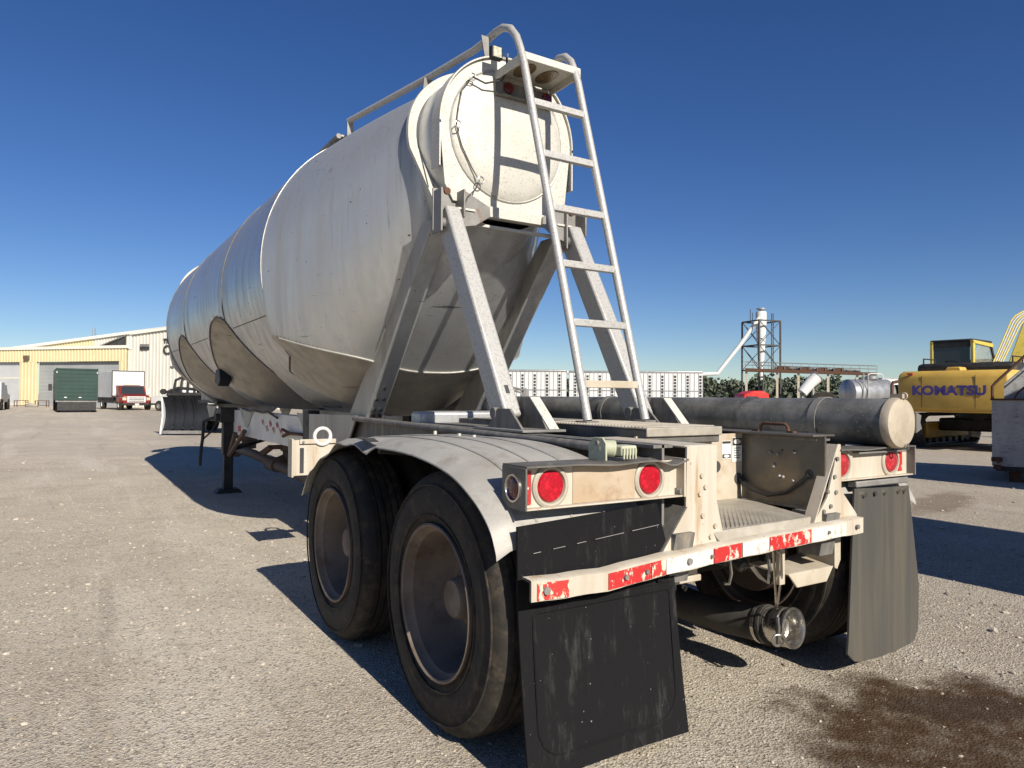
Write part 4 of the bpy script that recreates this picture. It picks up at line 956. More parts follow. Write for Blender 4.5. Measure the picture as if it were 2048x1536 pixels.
def red_truck():
    t = thing('box_truck', 'white box truck with a dark red cab facing the camera by the warehouse', 'truck', gnd(266, 57.5), -YAW+math.pi+.76)
    # local +y is the truck's forward
    obj('cargo_box', MB().box(-1.2, 1.2, -6.2, -1.3, 1.0, 3.15), M['whitefar'], t, .03)
    for s in (-1, 1): obj('box_corner', MB().box(s*1.2-.03, s*1.2+.03, -1.32, -1.27, 1.0, 3.18), M['slot'], t)
    obj('box_top_rail', MB().box(-1.22, 1.22, -1.33, -1.27, 3.14, 3.20), M['slot'], t)
    obj('chassis', MB().box(-1.1, 1.1, -6.2, -1.2, .55, 1.0), M['black'], t)
    obj('cab', MB().prism([(-1.2, .5), (.95, .5), (.95, 1.15), (.1, 1.28), (-.35, 1.95), (-1.2, 2.0)], 'x', -.98, .98), M['redpaint'], t, .06)
    obj('windscreen', MB().hexa([(-.88, .12, 1.30), (.88, .12, 1.30), (.88, .10, 1.28), (-.88, .10, 1.28), (-.80, -.30, 1.92), (.80, -.30, 1.92), (.80, -.32, 1.90), (-.80, -.32, 1.90)]), M['glass'], t)
    for s in (-1, 1):
        obj('wing', MB().box(s*1.02-.16, s*1.02+.16, -.2, .85, .62, 1.05), M['redpaint'], t, .06)
        obj('headlamp', MB().box(s*.88-.15, s*.88+.15, .94, .98, .78, 1.02), M['clear'], t, .02)
        obj('mirror', MB().box(s*1.28-.1, s*1.28+.1, -.35, -.28, 1.3, 1.75), M['whitefar'], t)
        for y in (.35, -4.6): far_wheel(t, s*1.0, y, .45, .3, M['whitefar'])
    g = obj('grille', MB().box(-.68, .68, .95, .99, .62, 1.10), M['whitefar'], t, .02)
    for k in range(3): obj('grille_slot', MB().box(-.56, .56, .985, .998, .68+.13*k, .76+.13*k), M['steel'], g)
    obj('bumper', MB().box(-1.05, 1.05, .9, 1.1, .38, .56), M['black'], t, .03)
    obj('number_plate', MB().box(-.15, .15, 1.1, 1.115, .40, .54), M['whitefar'], t)
    obj('roof_marker', MB().box(-.6, .6, -.4, -.35, 1.98, 2.03), M['amber'], t)
def edge_truck():
    t = thing('pickup_truck', 'white vehicle cut off by the left edge before the roller door', 'truck', gnd(-33, 52), -YAW+.5)
    obj('body', MB().prism([(0, .6), (5.4, .6), (5.4, 1.15), (4.1, 1.3), (3.5, 1.95), (2.0, 1.95), (1.9, 1.25), (0, 1.25)], 'x', -.98, .98), M['whitefar'], t, .06)
    obj('side_window', MB().box(.975, .99, 2.1, 3.5, 1.35, 1.85), M['glass'], t); obj('side_window', MB().box(-.99, -.975, 2.1, 3.5, 1.35, 1.85), M['glass'], t)
    obj('rear_window', MB().box(-.8, .8, 1.97, 1.99, 1.35, 1.85), M['glass'], t)
    obj('bumper', MB().box(-.95, .95, -.2, .02, .5, .68), M['black'], t, .02)
    obj('service_body', MB().box(-1.05, 1.05, .1, 1.85, .85, 2.1), M['whitefar'], t, .03)
    for s in (-1, 1):
        obj('tail_lamp', MB().box(s*.9-.07, s*.9+.07, -.03, .02, .85, 1.15), M['redpale'], t)
        for y in (1.0, 4.4): far_wheel(t, s*.9, y, .42, .28)
def clutter():
    for px, lab in ((40, 'low steel rack standing on the gravel at the yellow pier'), (82, 'low steel rack standing on the gravel before the wide grey door')):
        g = gnd(px, 66); t = thing('steel_rack', lab, 'rack', g, -YAW+.3, 'low steel racks by the warehouse')
        for x in (-.45, .45):
            for y in (0, .7): obj('post', MB().box(x-.03, x+.03, y-.03, y+.03, 0, .62), M['rust'], t)
        for z in (.12, .58): obj('rail', MB().box(-.48, .48, -.03, .03, z, z+.05).box(-.48, .48, .67, .73, z, z+.05), M['rust'], t)
    g = gnd(62, 65.5); t = thing('scrap_boards', 'small heap of pale boards between the two steel racks', 'boards', g, -YAW)
    for k in range(5):
        mb = MB(); mb.R = Matrix.Rotation(.25*k-.4, 4, 'Z') @ Matrix.Rotation(.08*k, 4, 'Y'); mb.box(-.5, .5, -.1, .1, .02+.07*k, .08+.07*k); obj('board', mb, M['cream2'] if k % 2 else M['steel'], t)
green_truck(); red_truck(); edge_truck(); clutter()
def grey_pickup():
    t = thing('pickup_truck', 'pale pickup truck half hidden behind the grey blade under the tank front', 'truck', gnd(372, 55), -YAW+1.2)
    obj('body', MB().prism([(-2.6, .55), (2.6, .55), (2.6, 1.1), (1.3, 1.2), (.7, 1.8), (-.7, 1.8), (-.9, 1.15), (-2.6, 1.15)], 'x', -.95, .95), M['whitefar'], t, .06)
    for s in (-1, 1):
        obj('side_window', MB().prism([(-.6, 1.22), (1.0, 1.22), (.6, 1.7), (-.6, 1.7)], 'x', s*.955-.01, s*.955+.01), M['glass'], t)
        for y in (-1.7, 1.7): far_wheel(t, s*.88, y, .4, .26)
    obj('bumper', MB().box(-.95, .95, 2.55, 2.75, .45, .65), M['black'], t, .02)
grey_pickup()
def blade_machine():
    g = gnd(361, 22.5)
    t = thing('plow_truck', 'teal machine with a blue grey curved blade parked beyond the tank front', 'machine', g, -YAW+.05)
    rows = []
    for i in range(15):
        u = i/14; z = .12+1.12*u; y = .25*(1-4*(u-.5)**2)
        rows.append([(x, y+.06*math.sin((x+.5)*1.2), z+.05*x) for x in np.linspace(-.56, .75, 10)])
    bl = obj('blade', MB().sheet(rows, .04, (0, 1, 0)), M['bluegrey'], t)
    for x in (-.25, .05, .35): obj('blade_rib', MB().tube([(x, .25*(1-4*(u-.5)**2)-.01, .12+1.12*u+.05*x) for u in np.linspace(.05, .95, 12)], .022, 6), M['bluegrey'], bl)
    obj('blade_end', MB().prism([(-.06, .03), (.30, .12), (.42, .62), (.28, 1.12), (.02, 1.22), (.10, .62)], 'x', -.61, -.56), M['whitefar'], t)
    obj('cutting_edge', MB().box(-.56, .72, -.03, .0, .05, .15), M['steel'], t)
    for x in (-.45, -.2, .1, .4): obj('bolt', MB().cyl((x, -.01, .24), (x, -.05, .24), .03, n=8), M['black'], t)
    obj('hood', MB().box(-.5, .9, .1, .8, 1.22, 1.36), M['black'], t, .05)
    for k in range(4): obj('lift_arm', MB().tube([(-.35+.22*k, .3, 1.3), (-.30+.2*k, .35, 1.75), (-.1+.15*k, .6, 1.9)], .045, 6), M['black'], t)
    obj('arm_bar', MB().tube([(-.55, .3, 1.36), (-.2, .3, 1.5), (.5, .3, 1.45)], .05, 6), M['black'], t); obj('side_lamp', MB().cyl((-.62, .25, 1.38), (-.62, .15, 1.38), .09, n=14), M['black'], t)
    obj('exhaust', MB().tube([(.42, .4, 1.7), (.45, .4, 1.2), (.55, .42, .5)], .09, 10), M['bluegrey'], t)
    obj('engine_cover', MB().hexa([(.75, 1.2, .9), (1.6, 1.2, .55), (1.6, 3.6, .55), (.75, 3.6, .9), (.75, 1.2, 1.35), (1.6, 1.2, 1.0), (1.6, 3.6, 1.0), (.75, 3.6, 1.35)]), M['teal'], t, .05)
    obj('chassis', MB().box(-.3, 1.4, .8, 4.0, .45, .75), M['black'], t)
    for x in (-.25, 1.35):
        for y in (1.4, 3.4): far_wheel(t, x, y, .42, .28)
blade_machine()

# ------------------------------------------------------------------ right background
VENT = MB().box(-.11, .11, -.008, .008, -.11, .11).mesh('vent_hole', False)
def stock_trailer(px0, px1, depth, lab, slats):
    p0 = gnd(px0, depth); p1 = gnd(px1, depth-1.5); d = p1-p0; Ln = d.length
    t = thing('livestock_trailer', lab, 'trailer', p0, math.atan2(d.y, d.x), 'white livestock trailers in the background')
    obj('body', MB().box(0, Ln, 0, 2.5, .95, 3.85), M['whitefar'], t)
    obj('roof', MB().box(-.05, Ln+.05, -.05, 2.55, 3.85, 4.10), M['silver'], t, .08)
    n = int(Ln/.42)
    for k in range(n):
        x = (k+.5)*Ln/n
        if (k*7+slats) % 3 == 0:
            for r in range(8): link('vent_hole', VENT, M['slot'], t).location = (x+.01, -.031, 1.2+.33*r)
        obj('side_post', MB().box(x-.19, x-.16, -.05, -.0, .95, 3.85), M['silver'], t)
    obj('mid_rail', MB().box(0, Ln, -.06, -.0, 2.0, 2.07), M['silver'], t)
    obj('lower_rail', MB().box(0, Ln, -.06, 2.5, .80, .95), M['silver'], t)
    for x in (Ln*.80, Ln*.90):
        for y in (.2, 2.3):
            wh = sub('wheel', t, (x, y, .5)); obj('tyre', MB().lathe([(.28, -.14), (.48, -.14), (.5, -.1), (.5, .1), (.48, .14), (.28, .14)], (0, 0, 0), (0, 1, 0), 20), M['tyre'], wh); obj('rim', MB().cyl((0, -.1, 0), (0, .1, 0), .28, n=16), M['silver'], wh)
    obj('landing_leg', MB().box(Ln*.2, Ln*.2+.15, .6, .75, 0, .95), M['steel'], t)
stock_trailer(880, 1131, 74, 'white livestock trailer with plain slatted side, left of the pair', 1)
stock_trailer(1138, 1405, 75, 'longer white livestock trailer with dark vent columns, right of the pair', 2)
def tower():
    ST = worn('dark_lattice_steel', (.07, .07, .072), (.05, .05, .05), 3, .7, .2)
    D = 108; g = gnd(1522, D); k = D/F
    t = thing('cyclone_tower', 'white cyclone on a steel lattice tower with a long sloping duct', 'tower', g, -YAW+.35)
    hw = 1.95; H = 13.0
    for sx in (-1, 1):
        for sy in (-1, 1): obj('tower_leg', MB().box(sx*hw-.1, sx*hw+.1, sy*hw-.1, sy*hw+.1, 0, H), ST, t)
    for z0, z1 in ((5.6, 9.3), (9.3, 13.0)):
        for s in (-1, 1):
            obj('brace', MB().tube([(-hw, s*hw, z0), (hw, s*hw, z1)], .06, 5), ST, t); obj('brace', MB().tube([(hw, s*hw, z0), (-hw, s*hw, z1)], .06, 5), ST, t)
            obj('brace', MB().tube([(s*hw, -hw, z0), (s*hw, hw, z1)], .06, 5), ST, t)
    for z in (5.6, 9.3, 13.0):
        obj('ring_beam', MB().box(-hw, hw, -hw-.08, -hw+.08, z-.1, z+.1).box(-hw, hw, hw-.08, hw+.08, z-.1, z+.1).box(-hw-.08, -hw+.08, -hw, hw, z-.1, z+.1).box(hw-.08, hw+.08, -hw, hw, z-.1, z+.1), ST, t)
    obj('cyclone', MB().lathe([(.01, 14.6), (.72, 14.55), (.80, 14.3), (.80, 12.9), (.76, 12.2), (.46, 7.0), (.3, 5.5), (.26, 4.2), (.01, 4.2)], (0, 0, 0), (0, 0, 1), 28), M['whitefar'], t)
    obj('outlet_cap', MB().lathe([(.01, 15.1), (.7, 15.05), (.7, 14.85), (.35, 14.8), (.35, 14.5)], (0, 0, 0), (0, 0, 1), 18), M['silver'], t)
    obj('ladder', MB().box(.95, 1.05, -1.2, -1.1, 5, 14.2).box(1.25, 1.35, -1.2, -1.1, 5, 14.2), ST, t)
    inv = (Matrix.Translation(g) @ Matrix.Rotation(-YAW+.35, 4, 'Z')).inverted()
    P_ = [inv @ at(x, y, d_) for x, y, d_ in ((1519, 634, D-1), (1480, 690, D-1), (1435, 747, D-1), (1405, 748.5, D-1), (1000, 743, D+8), (930, 742, D+9))]
    obj('duct', MB().tube(P_, .30, 10), M['whitefar'], t)
    obj('duct_post', MB().box(P_[3].x-.1, P_[3].x+.1, P_[3].y-.1, P_[3].y+.1, 0, P_[3].z), ST, t)
    obj('antenna', MB().tube([(-2.0, 0, 13), (-2.0, 0, 14.8)], .06, 5).tube([(-1.6, 0, 13), (-1.6, 0, 14.3)], .06, 5), ST, t)
    # conveyor gantry
    g0 = gnd(1490, 104); g1 = gnd(1754, 98); d = g1-g0; Ln = d.length
    c = thing('conveyor', 'long rusty conveyor gantry on tall posts beside the lattice tower', 'conveyor', g0, math.atan2(d.y, d.x))
    zt = lambda x: 5.75-.75*x/Ln
    obj('deck', MB().hexa([(0, 0, zt(0)-.5), (Ln, 0, zt(Ln)-.4), (Ln, 1.2, zt(Ln)-.4), (0, 1.2, zt(0)-.5), (0, 0, zt(0)), (Ln, 0, zt(Ln)), (Ln, 1.2, zt(Ln)), (0, 1.2, zt(0))]), M['rust'], c)
    obj('belt', MB().tube([(4, .6, zt(4)+.25), (Ln-2, .6, zt(Ln)+.2)], .22, 6), M['steel'], c)
    for s in (0, 1.2): obj('handrail', MB().tube([(0, s, zt(0)+.95), (Ln, s, zt(Ln)+.95)], .035, 5).tube([(0, s, zt(0)+.5), (Ln, s, zt(Ln)+.5)], .03, 5), M['steel'], c)
    for i in range(17):
        x = Ln*i/16; obj('handrail_post', MB().box(x-.03, x+.03, -.03, .03, zt(x), zt(x)+.95), M['steel'], c)
    for f_ in (.01, .255, .42, .645, .86): 
        x = Ln*f_; obj('post', MB().box(x-.16, x+.16, .3, .62, 0, zt(x)-.45), M['cream2'], c)
    for f_ in (.30, .47, .6, .72):
        x = Ln*f_; obj('idler', MB().box(x-.7, x+.7, .1, 1.1, zt(x), zt(x)+.42), M['rust'], c)
tower()
def distant_bits():
    D = 33
    t = thing('red_machine', 'bright red machine hood showing above the long dark tube', 'machine', gnd(1512, D), -YAW)
    obj('hood', MB().prism([(-.65, 1.15), (.65, 1.15), (.62, 1.52), (.3, 1.66), (-.1, 1.66), (-.55, 1.50)], 'y', 0, 1.4), M['redmach'], t, .06)
    obj('vent', MB().box(-.45, .1, -.03, 0, 1.32, 1.40), M['slot'], t); obj('chassis', MB().box(-.6, .6, .1, 1.3, .3, 1.15), M['black'], t)
    for x in (-.6, .6): far_wheel(t, x, .6, .4, .25)
    t = thing('loader_chute', 'tilted white discharge chute raised above the dark tube', 'chute', gnd(1618, 46), -YAW)
    obj('chute', MB().tube([(-.45, 0, 1.7), (.1, 0, 2.35), (.55, 0, 2.75)], [.34, .36, .40], 16), M['whitefar'], t)
    obj('chute_lip', MB().torus((.55, 0, 2.75), (.75, 0, .66), .40, .04, 20, 6), M['silver'], t)
    obj('stand', MB().box(-.5, -.35, -.1, .1, 0, 1.7).box(.2, .3, -.1, .1, 0, 2.3), M['steel'], t)
    obj('frame', MB().box(-1.3, 1.6, -.4, .4, .9, 1.25), M['silver'], t, .05)
    obj('mirror', MB().box(.55, 1.1, -.2, -.1, 1.5, 1.75), M['whitefar'], t)
    for x in (-1.0, 1.2): far_wheel(t, x, 0, .45, .3)
    t = thing('large_tyre', 'big black machine tyre standing behind the dark tube', 'tyre', gnd(1648, 40), -YAW)
    obj('tread', MB().lathe([(.42, -.25), (.80, -.25), (.86, -.18), (.86, .18), (.80, .25), (.42, .25)], (0, 0, .86), (.3, 1, 0), 36, True), M['tyre'], t)
    obj('rim', MB().cyl((0, -.12, .86), (.02, .12, .86), .42, n=24), M['rust'], t)
    t = thing('tank_truck', 'silver tank truck with a rail loop on top behind the dark tube', 'truck', gnd(1733, 36), -YAW+.2)
    obj('tank', MB().lathe([(.01, -1.25), (.5, -1.22), (.68, -1.1), (.70, 1.1), (.62, 1.22), (.01, 1.25)], (0, 0, 1.62), (1, 0, 0), 32), M['silver'], t)
    obj('manway', MB().cyl((.25, 0, 2.3), (.25, 0, 2.46), .34, n=20), M['silver'], t, .04)
    obj('rail_loop', MB().tube([(-.15, -.3, 1.2), (-.15, -.3, 2.42), (-.1, -.3, 2.55), (.02, -.3, 2.6), (.62, -.3, 2.58), (.72, -.3, 2.5), (.75, -.3, 2.3)], .025, 6), M['whitefar'], t)
    obj('ladder', MB().box(-.75, -.71, -.75, -.71, .6, 2.6).box(-.5, -.46, -.75, -.71, .6, 2.6), M['silver'], t)
    obj('chassis', MB().box(-1.3, 1.9, -.5, .5, .7, .95), M['black'], t); obj('cab', MB().prism([(1.3, .7), (2.3, .7), (2.3, 1.5), (1.9, 2.0), (1.3, 2.05)], 'y', -.9, .9), M['bluegrey'], t, .05)
    for x in (-.8, 1.7):
        for y in (-.75, .75):
            wh = sub('wheel', t, (x, y, .45)); obj('tyre', MB().lathe([(.25, -.12), (.45, -.12), (.45, .12), (.25, .12)], (0, 0, 0), (0, 1, 0), 20, True), M['tyre'], wh); obj('rim', MB().cyl((0, -.1, 0), (0, .1, 0), .25, n=14), M['steel'], wh)
    t = thing('van_trailer', 'white van trailer behind the excavator', 'trailer', gnd(1790, 62), -YAW+.1)
    obj('body', MB().box(-1.2, 6, 0, 2.5, 1.0, 3.15), M['whitefar'], t); obj('roof_rail', MB().box(-1.25, 6.05, -.04, 2.54, 3.1, 3.2), M['silver'], t)
    obj('bogie', MB().box(3.2, 5.2, .2, 2.3, .5, 1.0), M['black'], t)
    for x in (3.6, 4.8):
        wh = sub('wheel', t, (x, .2, .5)); obj('tyre', MB().lathe([(.28, -.14), (.5, -.14), (.5, .14), (.28, .14)], (0, 0, 0), (0, 1, 0), 20, True), M['tyre'], wh); obj('rim', MB().cyl((0, -.1, 0), (0, .1, 0), .28, n=14), M['steel'], wh)
    t = thing('exhaust_stack', 'rusty upright exhaust stack beside the yellow excavator', 'exhaust', gnd(1784, 27), -YAW)
    obj('stack', MB().tube([(0, 0, .4), (0, 0, 1.85), (.04, 0, 1.95), (.3, 0, 2.0)], .06, 10), M['rust'], t); obj('base', MB().box(-.3, .5, -.3, .3, 0, 1.35), M['black'], t, .05)
    t = thing('small_loader', 'grey loader arm frame seen between the strut and the stock trailer', 'loader', gnd(1038, 30), -YAW)
    obj('arm', MB().tube([(-.35, 0, 1.72), (.1, 0, 1.60), (.28, 0, 1.45)], .05, 6).tube([(-.35, 0, 1.58), (.1, 0, 1.48)], .04, 6), M['steel'], t); obj('bucket', MB().prism([(.05, 1.3), (.4, 1.3), (.42, 1.6), (.25, 1.68)], 'y', -.3, .3), M['steel'], t, .02); obj('body', MB().box(-.6, .4, -.2, .8, .3, 1.3), M['steel'], t, .05)
    for x in (-.55, .4): far_wheel(t, x, .3, .38, .25)
distant_bits()

def excavator():
    D = 19.6; rz = -YAW-.92
    t = thing('excavator', 'yellow excavator with purple brand lettering on its counterweight and dark cab', 'excavator', gnd(1977, D), rz)
    # counterweight: local -y faces the camera
    n = 12; pl = []
    pl = [(-1.38, -1.75), (-1.36, -2.32), (-1.24, -2.56), (-.7, -2.66), (.7, -2.66), (1.28, -2.60), (1.37, -2.48), (1.38, -1.75)]
    mb = MB(); rows = []
    for z, k, o in ((1.04, .975, .02), (1.10, .99, 0), (1.86, 1.0, 0), (1.98, .985, .05), (2.05, .95, .15)):
        rows.append([(x*k, y+o, z) for x, y in pl])
    mb.grid(rows, True); nn = len(pl); mb.f += [tuple(range(nn))[::-1], tuple((len(rows)-1)*nn+i for i in range(nn))]
    cw = obj('counterweight', mb, M['yellow'], t, .02)
    obj('lifting_lug', MB().prism([(-.22, 2.03), (.18, 2.03), (.14, 2.15), (-.16, 2.15)], 'y', -2.3, -1.9), M['yellow'], cw, .02)
    obj('lower_lip', MB().box(-1.2, 1.25, -2.60, -2.4, .98, 1.05), M['yellow'], cw, .02)
    me, wd = text_mesh('KOMATSU', .40, .004, .016, 'brand_lettering')
    o = link('brand_lettering', me, M['purple'], cw); sc = 1.72/wd; o.scale = (sc, .40*.82/.40*1.0, 1); o.rotation_euler = (math.pi/2, 0, 0); o.location = (-.86, -2.672, 1.43)
    for x in (-.62, .62): obj('panel_seam', MB().box(x-.006, x+.006, -2.668, -2.655, 1.10, 1.92), M['slot'], cw)
    for x in (-1.05, 1.05): obj('grab_rail', MB().tube([(x, -1.5, 2.0), (x, -1.5, 2.42), (x, -.8, 2.42), (x, -.8, 2.0)], .02, 6), M['black'], t)
    for k in range(6): obj('vent_louvre', MB().box(-1.315, -1.30, -1.6+.12*k, -1.52+.12*k, 1.2, 1.65), M['slot'], t)
    obj('rear_lamp', MB().box(-1.0, -.86, -2.63, -2.58, 1.95, 2.0), M['redpale'], cw)
    obj('upper_body', MB().box(-1.3, 1.3, -1.75, 1.6, 1.05, 1.75), M['yellow'], t, .04)
    obj('engine_cover', MB().box(-1.15, 1.2, -1.75, -.6, 1.75, 2.28), M['black'], t, .12)
    obj('side_box', MB().box(.55, 1.30, -.5, 1.3, 1.75, 2.0), M['yellow'], t, .03)
    cabx0, cabx1, cy0, cy1 = -1.32, -.22, -.45, 1.15
    cb = sub('cab', t)
    prof = [(cy0, 1.7), (cy1, 1.7), (cy1, 2.5), (cy1-.25, 2.93), (cy0+.05, 2.96), (cy0, 2.9)]
    for x in (cabx0, cabx1-.06):
        obj('cab_pillar', MB().box(x, x+.08, cy0, cy0+.12, 1.7, 2.93), M['yellow2'], cb, .01); obj('cab_pillar', MB().box(x, x+.06, cy1-.1, cy1, 1.7, 2.6), M['black'], cb, .01)
        obj('cab_side_rail', MB().hexa([(x, cy0, 2.88), (x+.08, cy0, 2.88), (x+.08, cy1-.2, 2.82), (x, cy1-.2, 2.82), (x, cy0, 2.96), (x+.08, cy0, 2.96), (x+.08, cy1-.2, 2.92), (x, cy1-.2, 2.92)]), M['yellow2'], cb)
        obj('cab_pillar', MB().hexa([(x, cy1-.1, 2.5), (x+.06, cy1-.1, 2.5), (x+.06, cy1, 2.5), (x, cy1, 2.5), (x, cy1-.32, 2.9), (x+.06, cy1-.32, 2.9), (x+.06, cy1-.2, 2.9), (x, cy1-.2, 2.9)]), M['black'], cb)
        obj('cab_lower_panel', MB().box(x+.005, x+.05, cy0, cy1, 1.7, 2.05), M['yellow'], cb)
        obj('side_glass', MB().box(x+.02, x+.03, cy0+.12, cy1-.1, 2.05, 2.85), M['glassclear'] if 'glassclear' in M else M['glass'], cb)
    obj('cab_roof', MB().box(cabx0, cabx1, cy0, cy1-.2, 2.93, 3.0), M['black'], cb, .03)
    obj('rear_glass', MB().box(cabx0+.08, cabx1-.08, cy0+.03, cy0+.04, 2.2, 2.78), M['glass'], cb)
    obj('rear_panel', MB().box(cabx0+.04, cabx1-.04, cy0+.01, cy0+.07, 2.78, 2.95), M['black'], cb); obj('rear_panel', MB().box(cabx0+.04, cabx1-.04, cy0+.01, cy0+.07, 1.7, 2.2), M['black'], cb)
    obj('front_glass', MB().box(cabx0+.06, cabx1-.06, cy1-.04, cy1-.03, 1.8, 2.5), M['glass'], cb)
    obj('seat', MB().box(-.95, -.55, .2, .7, 1.7, 2.05).box(-.95, -.55, .2, .32, 2.05, 2.6), M['black'], cb, .05)
    # boom rising to the front
    bm_ = MB(); pr = [(.9, 1.5), (1.5, 1.55), (3.2, 3.7), (4.1, 4.1), (6.0, 3.9), (6.0, 3.6), (4.2, 3.55), (3.6, 3.2), (2.2, 1.5)]
    pr = [(.7, 1.6), (1.0, 2.0), (2.6, 3.62), (3.4, 4.0), (5.6, 3.7), (5.6, 3.35), (3.5, 3.35), (2.9, 2.95), (1.5, 1.5)]
    bm_.prism(pr, 'x', .02, .42); bo = obj('boom', bm_, M['yellow2'], t, .03)
    for k in range(5):
        x = -.20+.055*k; obj('hydraulic_line', MB().tube([(x, .62, 1.95+.02*k), (x, .80, 2.25), (x, 2.35, 3.68-.04*k), (x, 2.7, 3.86-.04*k), (x, 3.4, 4.05-.03*k)], .022, 6), M['yellow2'] if k % 2 == 0 else M['cream'], bo)
    for s in (-.12, .55): obj('boom_cylinder', MB().cyl((s, 1.4, 1.4), (s, 2.9, 3.0), .075, n=14), M['yellow2'], bo)
    obj('hose_block', MB().box(-.25, .2, .45, .75, 1.95, 2.2).tube([(-.3, .6, 2.0), (-.2, .5, 2.3), (.1, .45, 2.35)], .05, 6), M['black'], t); obj('motor', MB().cyl((.3, .2, 2.15), (.7, .2, 2.15), .13, n=16), M['rust'], t)
    obj('arm', MB().hexa([(.08, 5.4, 3.5), (.36, 5.4, 3.5), (.36, 5.7, 3.5), (.08, 5.7, 3.5), (.08, 6.2, 1.2), (.36, 6.2, 1.2), (.36, 6.4, 1.2), (.08, 6.4, 1.2)][4:]+[(.08, 5.4, 3.6), (.36, 5.4, 3.6), (.36, 5.75, 3.6), (.08, 5.75, 3.6)]), M['yellow2'], t)
    obj('bucket', MB().prism([(6.0, 1.2), (6.7, 1.1), (6.8, .4), (6.2, .1), (5.8, .5)], 'x', -.4, .85), M['steel'], t, .03)
    # undercarriage
    obj('turntable', MB().cyl((0, 0, .75), (0, 0, 1.05), .7, n=28), M['black'], t); obj('car_body', MB().box(-1.0, 1.0, -.7, .7, .45, .8), M['black'], t, .05)
    for s in (-1, 1):
        tr = sub('track', t); x0, x1 = s*1.2-.33, s*1.2+.33
        Lh, r = 1.55, .42; pts = []
        for k in range(17): a = math.radians(90+180*k/16); pts.append((-Lh+r*math.cos(a), .46+r*math.sin(a)))
        for k in range(17): a = math.radians(-90+180*k/16); pts.append((Lh+r*math.cos(a), .46+r*math.sin(a)))
        per = []
        for i in range(len(pts)):
            a, b = Vector(pts[i]), Vector(pts[(i+1) % len(pts)]); m_ = max(1, round((b-a).length/.19))
            for j in range(m_): per.append((a+(b-a)*j/m_, (b-a).normalized()))
        acc = []; lastp = None
        for p, tg in per:
            if lastp is None or (p-lastp).length > .15: acc.append((p, tg)); lastp = p
        shoe = MB().box(-.33, .33, -.085, .085, -.02, .02).box(-.33, .33, -.02, .01, .02, .055).mesh('track_shoe', False)
        for p, tg in acc:
            o = link('track_shoe', shoe, M['dkmetal'], tr); ang = math.atan2(tg.y, tg.x); o.location = (s*1.2, p.x, p.y); o.rotation_euler = (ang+math.pi, 0, 0)
        obj('track_frame', MB().box(s*1.2-.2, s*1.2+.2, -1.4, 1.4, .25, .68), M['yellow'], tr, .03)
        for y in (-Lh, Lh): obj('sprocket', MB().cyl((s*1.2-.12, y, .46), (s*1.2+.12, y, .46), .36, n=20), M['dkmetal'], tr)
        for k in range(6): obj('roller', MB().cyl((s*1.2-.15, -1.1+k*.44, .2), (s*1.2+.15, -1.1+k*.44, .2), .11, n=12), M['dkmetal'], tr)
M['glassclear'] = (lambda b: (setattr(b.p.inputs['Transmission Weight'], 'default_value', .9), b.fin((.75, .80, .80), .03))[1])(NB('cab_glass'))
excavator()

def weathered_hopper():
    p = at(1984, 935, 11.4); t = thing('weathered_hopper', 'rusty white peeling steel hopper with handrail at the right edge of the frame', 'hopper', (p.x, p.y, 0), -YAW-.62)
    z0 = p.z
    obj('front_panel', MB().box(0, 3.0, 0, .05, z0+.03, 1.30), M['peel'], t)
    obj('side_panel', MB().box(0, .05, .05, 2.2, z0+.03, 1.30), M['peel'], t)
    obj('back_panel', MB().box(0, 3.0, 2.2, 2.25, z0+.03, 1.3), M['peel'], t); obj('side_panel', MB().box(2.95, 3.0, .05, 2.2, z0+.03, 1.30), M['peel'], t)
    obj('top_edge', MB().box(-.02, 3.02, -.02, .06, 1.30, 1.33), M['rust'], t)
    obj('upper_panel', MB().prism([(.16, 1.33), (3.0, 1.33), (3.0, 2.5), (.95, 2.35), (.16, 1.55)], 'y', .30, .35), M['peel'], t)
    obj('upper_rib', MB().tube([(.16, .29, 1.55), (.95, .29, 2.35)], .02, 6), M['peel'], t)
    obj('deck', MB().box(.05, 2.95, .05, 2.2, 1.27, 1.30), M['steel'], t)
    obj('lower_rail', MB().box(.05, 3.0, .01, .08, z0-.05, z0+.03), M['black'], t)
    obj('bracket', MB().box(-.01, .14, -.03, .0, z0+.10, z0+.17).cyl((.09, -.03, z0+.12), (.09, -.08, z0+.12), .04, n=12).box(.02, .12, -.06, .02, z0-.02, z0+.05), M['rust'], t)
    obj('handrail', MB().tube([(.01, -.02, 1.33), (.01, -.02, 1.52), (.05, -.02, 1.58), (1.0, -.02, 2.62)], .022, 8), M['rust'], t)
    obj('handrail', MB().tube([(.30, -.02, 1.33), (.34, -.02, 1.42), (1.2, -.02, 2.3)], .014, 8), M['rust'], t)
    for x in (.3, 2.7):
        for y in (.3, 1.9): obj('skid', MB().box(x-.08, x+.08, y-.2, y+.2, 0, z0+.03), M['rust'], t)
weathered_hopper()

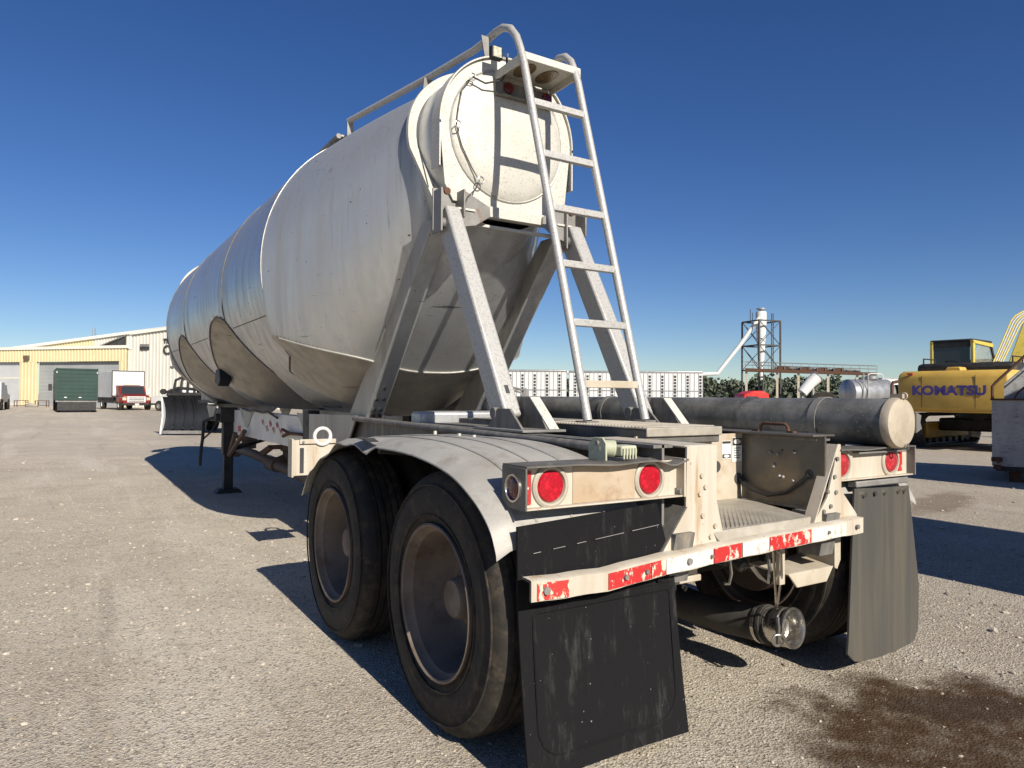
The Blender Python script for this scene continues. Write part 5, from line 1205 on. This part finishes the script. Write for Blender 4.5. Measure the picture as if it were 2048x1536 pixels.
# ------------------------------------------------------------------ two unseen trailers added outside the frame to cast the shadow bands across the yard
def shadow_van(x0, x1, yf, h, lab):
    t = thing('van_trailer', lab, 'trailer', ((x0+x1)/2, yf, 0), 0, 'unseen van trailers added for their shadows beside the camera'); w_ = (x1-x0)/2
    obj('body', MB().box(-w_, w_, -12.5, 0, 1.15, h), M['whitefar'], t, .03)
    obj('front_corner', MB().box(-w_-.01, -w_+.06, -.06, .012, 1.15, h).box(w_-.06, w_+.01, -.06, .012, 1.15, h), M['silver'], t)
    obj('lower_rail', MB().box(-w_-.01, w_+.01, -12.5, .01, 1.0, 1.15), M['silver'], t)
    for s in (-1, 1):
        obj('side_skirt', MB().box(s*(w_-.03)-.015, s*(w_-.03)+.015, -11.5, -.8, .12, 1.0), M['whitefar'], t)
        obj('landing_leg', MB().box(s*.6-.07, s*.6+.07, -2.6, -2.45, 0, 1.0), M['steel'], t)
        for y in (-10.2, -11.4): far_wheel(t, s*(w_-.2), y, .5, .3)
shadow_van(2.95, 5.45, -1.6, 3.9, 'unseen white van trailer added for its shadow, close on the right of the camera')
shadow_van(9.35, 11.95, -.6, 3.9, 'unseen white van trailer added for its shadow, farther along on the right')

# ------------------------------------------------------------------ wood along the horizon
def wood():
    V = []; Fq = []; nv = 0
    def leafquad(c, s):
        nonlocal nv
        a = rng.normal(size=3); a /= np.linalg.norm(a); b = np.cross(a, rng.normal(size=3)); b /= np.linalg.norm(b)
        V.extend([c-a*s-b*s, c+a*s-b*s*.6, c+a*s+b*s, c-a*s*.6+b*s]); Fq.append((nv, nv+1, nv+2, nv+3)); nv += 4
    for i in range(190):
        px = rng.uniform(960, 2300); D = rng.uniform(185, 250); g = gnd(px, D)
        h = rng.uniform(6.0, 8.6)*(D/215)+(1.4 if rng.random() < .10 else 0); rx = rng.uniform(2.2, 4.2)
        for k in range(9):
            cc = np.array([g.x+rng.normal()*rx*.55, g.y+rng.normal()*rx*.55, h*rng.uniform(.35, .88)]); rr = rng.uniform(.9, 1.9)
            for q in range(26):
                d = rng.normal(size=3); d /= np.linalg.norm(d); leafquad(cc+d*rr*rng.uniform(.6, 1.05)*np.array([1, 1, .8]), rng.uniform(.22, .5))
        for q in range(30):
            leafquad(np.array([g.x+rng.normal()*rx, g.y+rng.normal()*rx, rng.uniform(0, h*.5)]), rng.uniform(.4, .8))
    me = bpy.data.meshes.new('wood'); me.from_pydata([tuple(v) for v in V], [], Fq); me.update()
    o = link('wood', me, M['leaf']); o['kind'] = 'stuff'; o['label'] = 'low dark green wood along the horizon'; o['category'] = 'trees'
    # rising ground under it
    mb = MB(); rows = []
    for D, z in ((170, -.05), (190, 1.2), (215, 3.4), (260, 4.2), (420, 5)):
        rows.append([tuple(gnd(px, D)+Vector((0, 0, z*(.85+.3*math.sin(px*.011))))) for px in range(900, 2500, 50)])
    mb.grid(rows); struct(obj('hill', mb, M['leaf']))
wood()
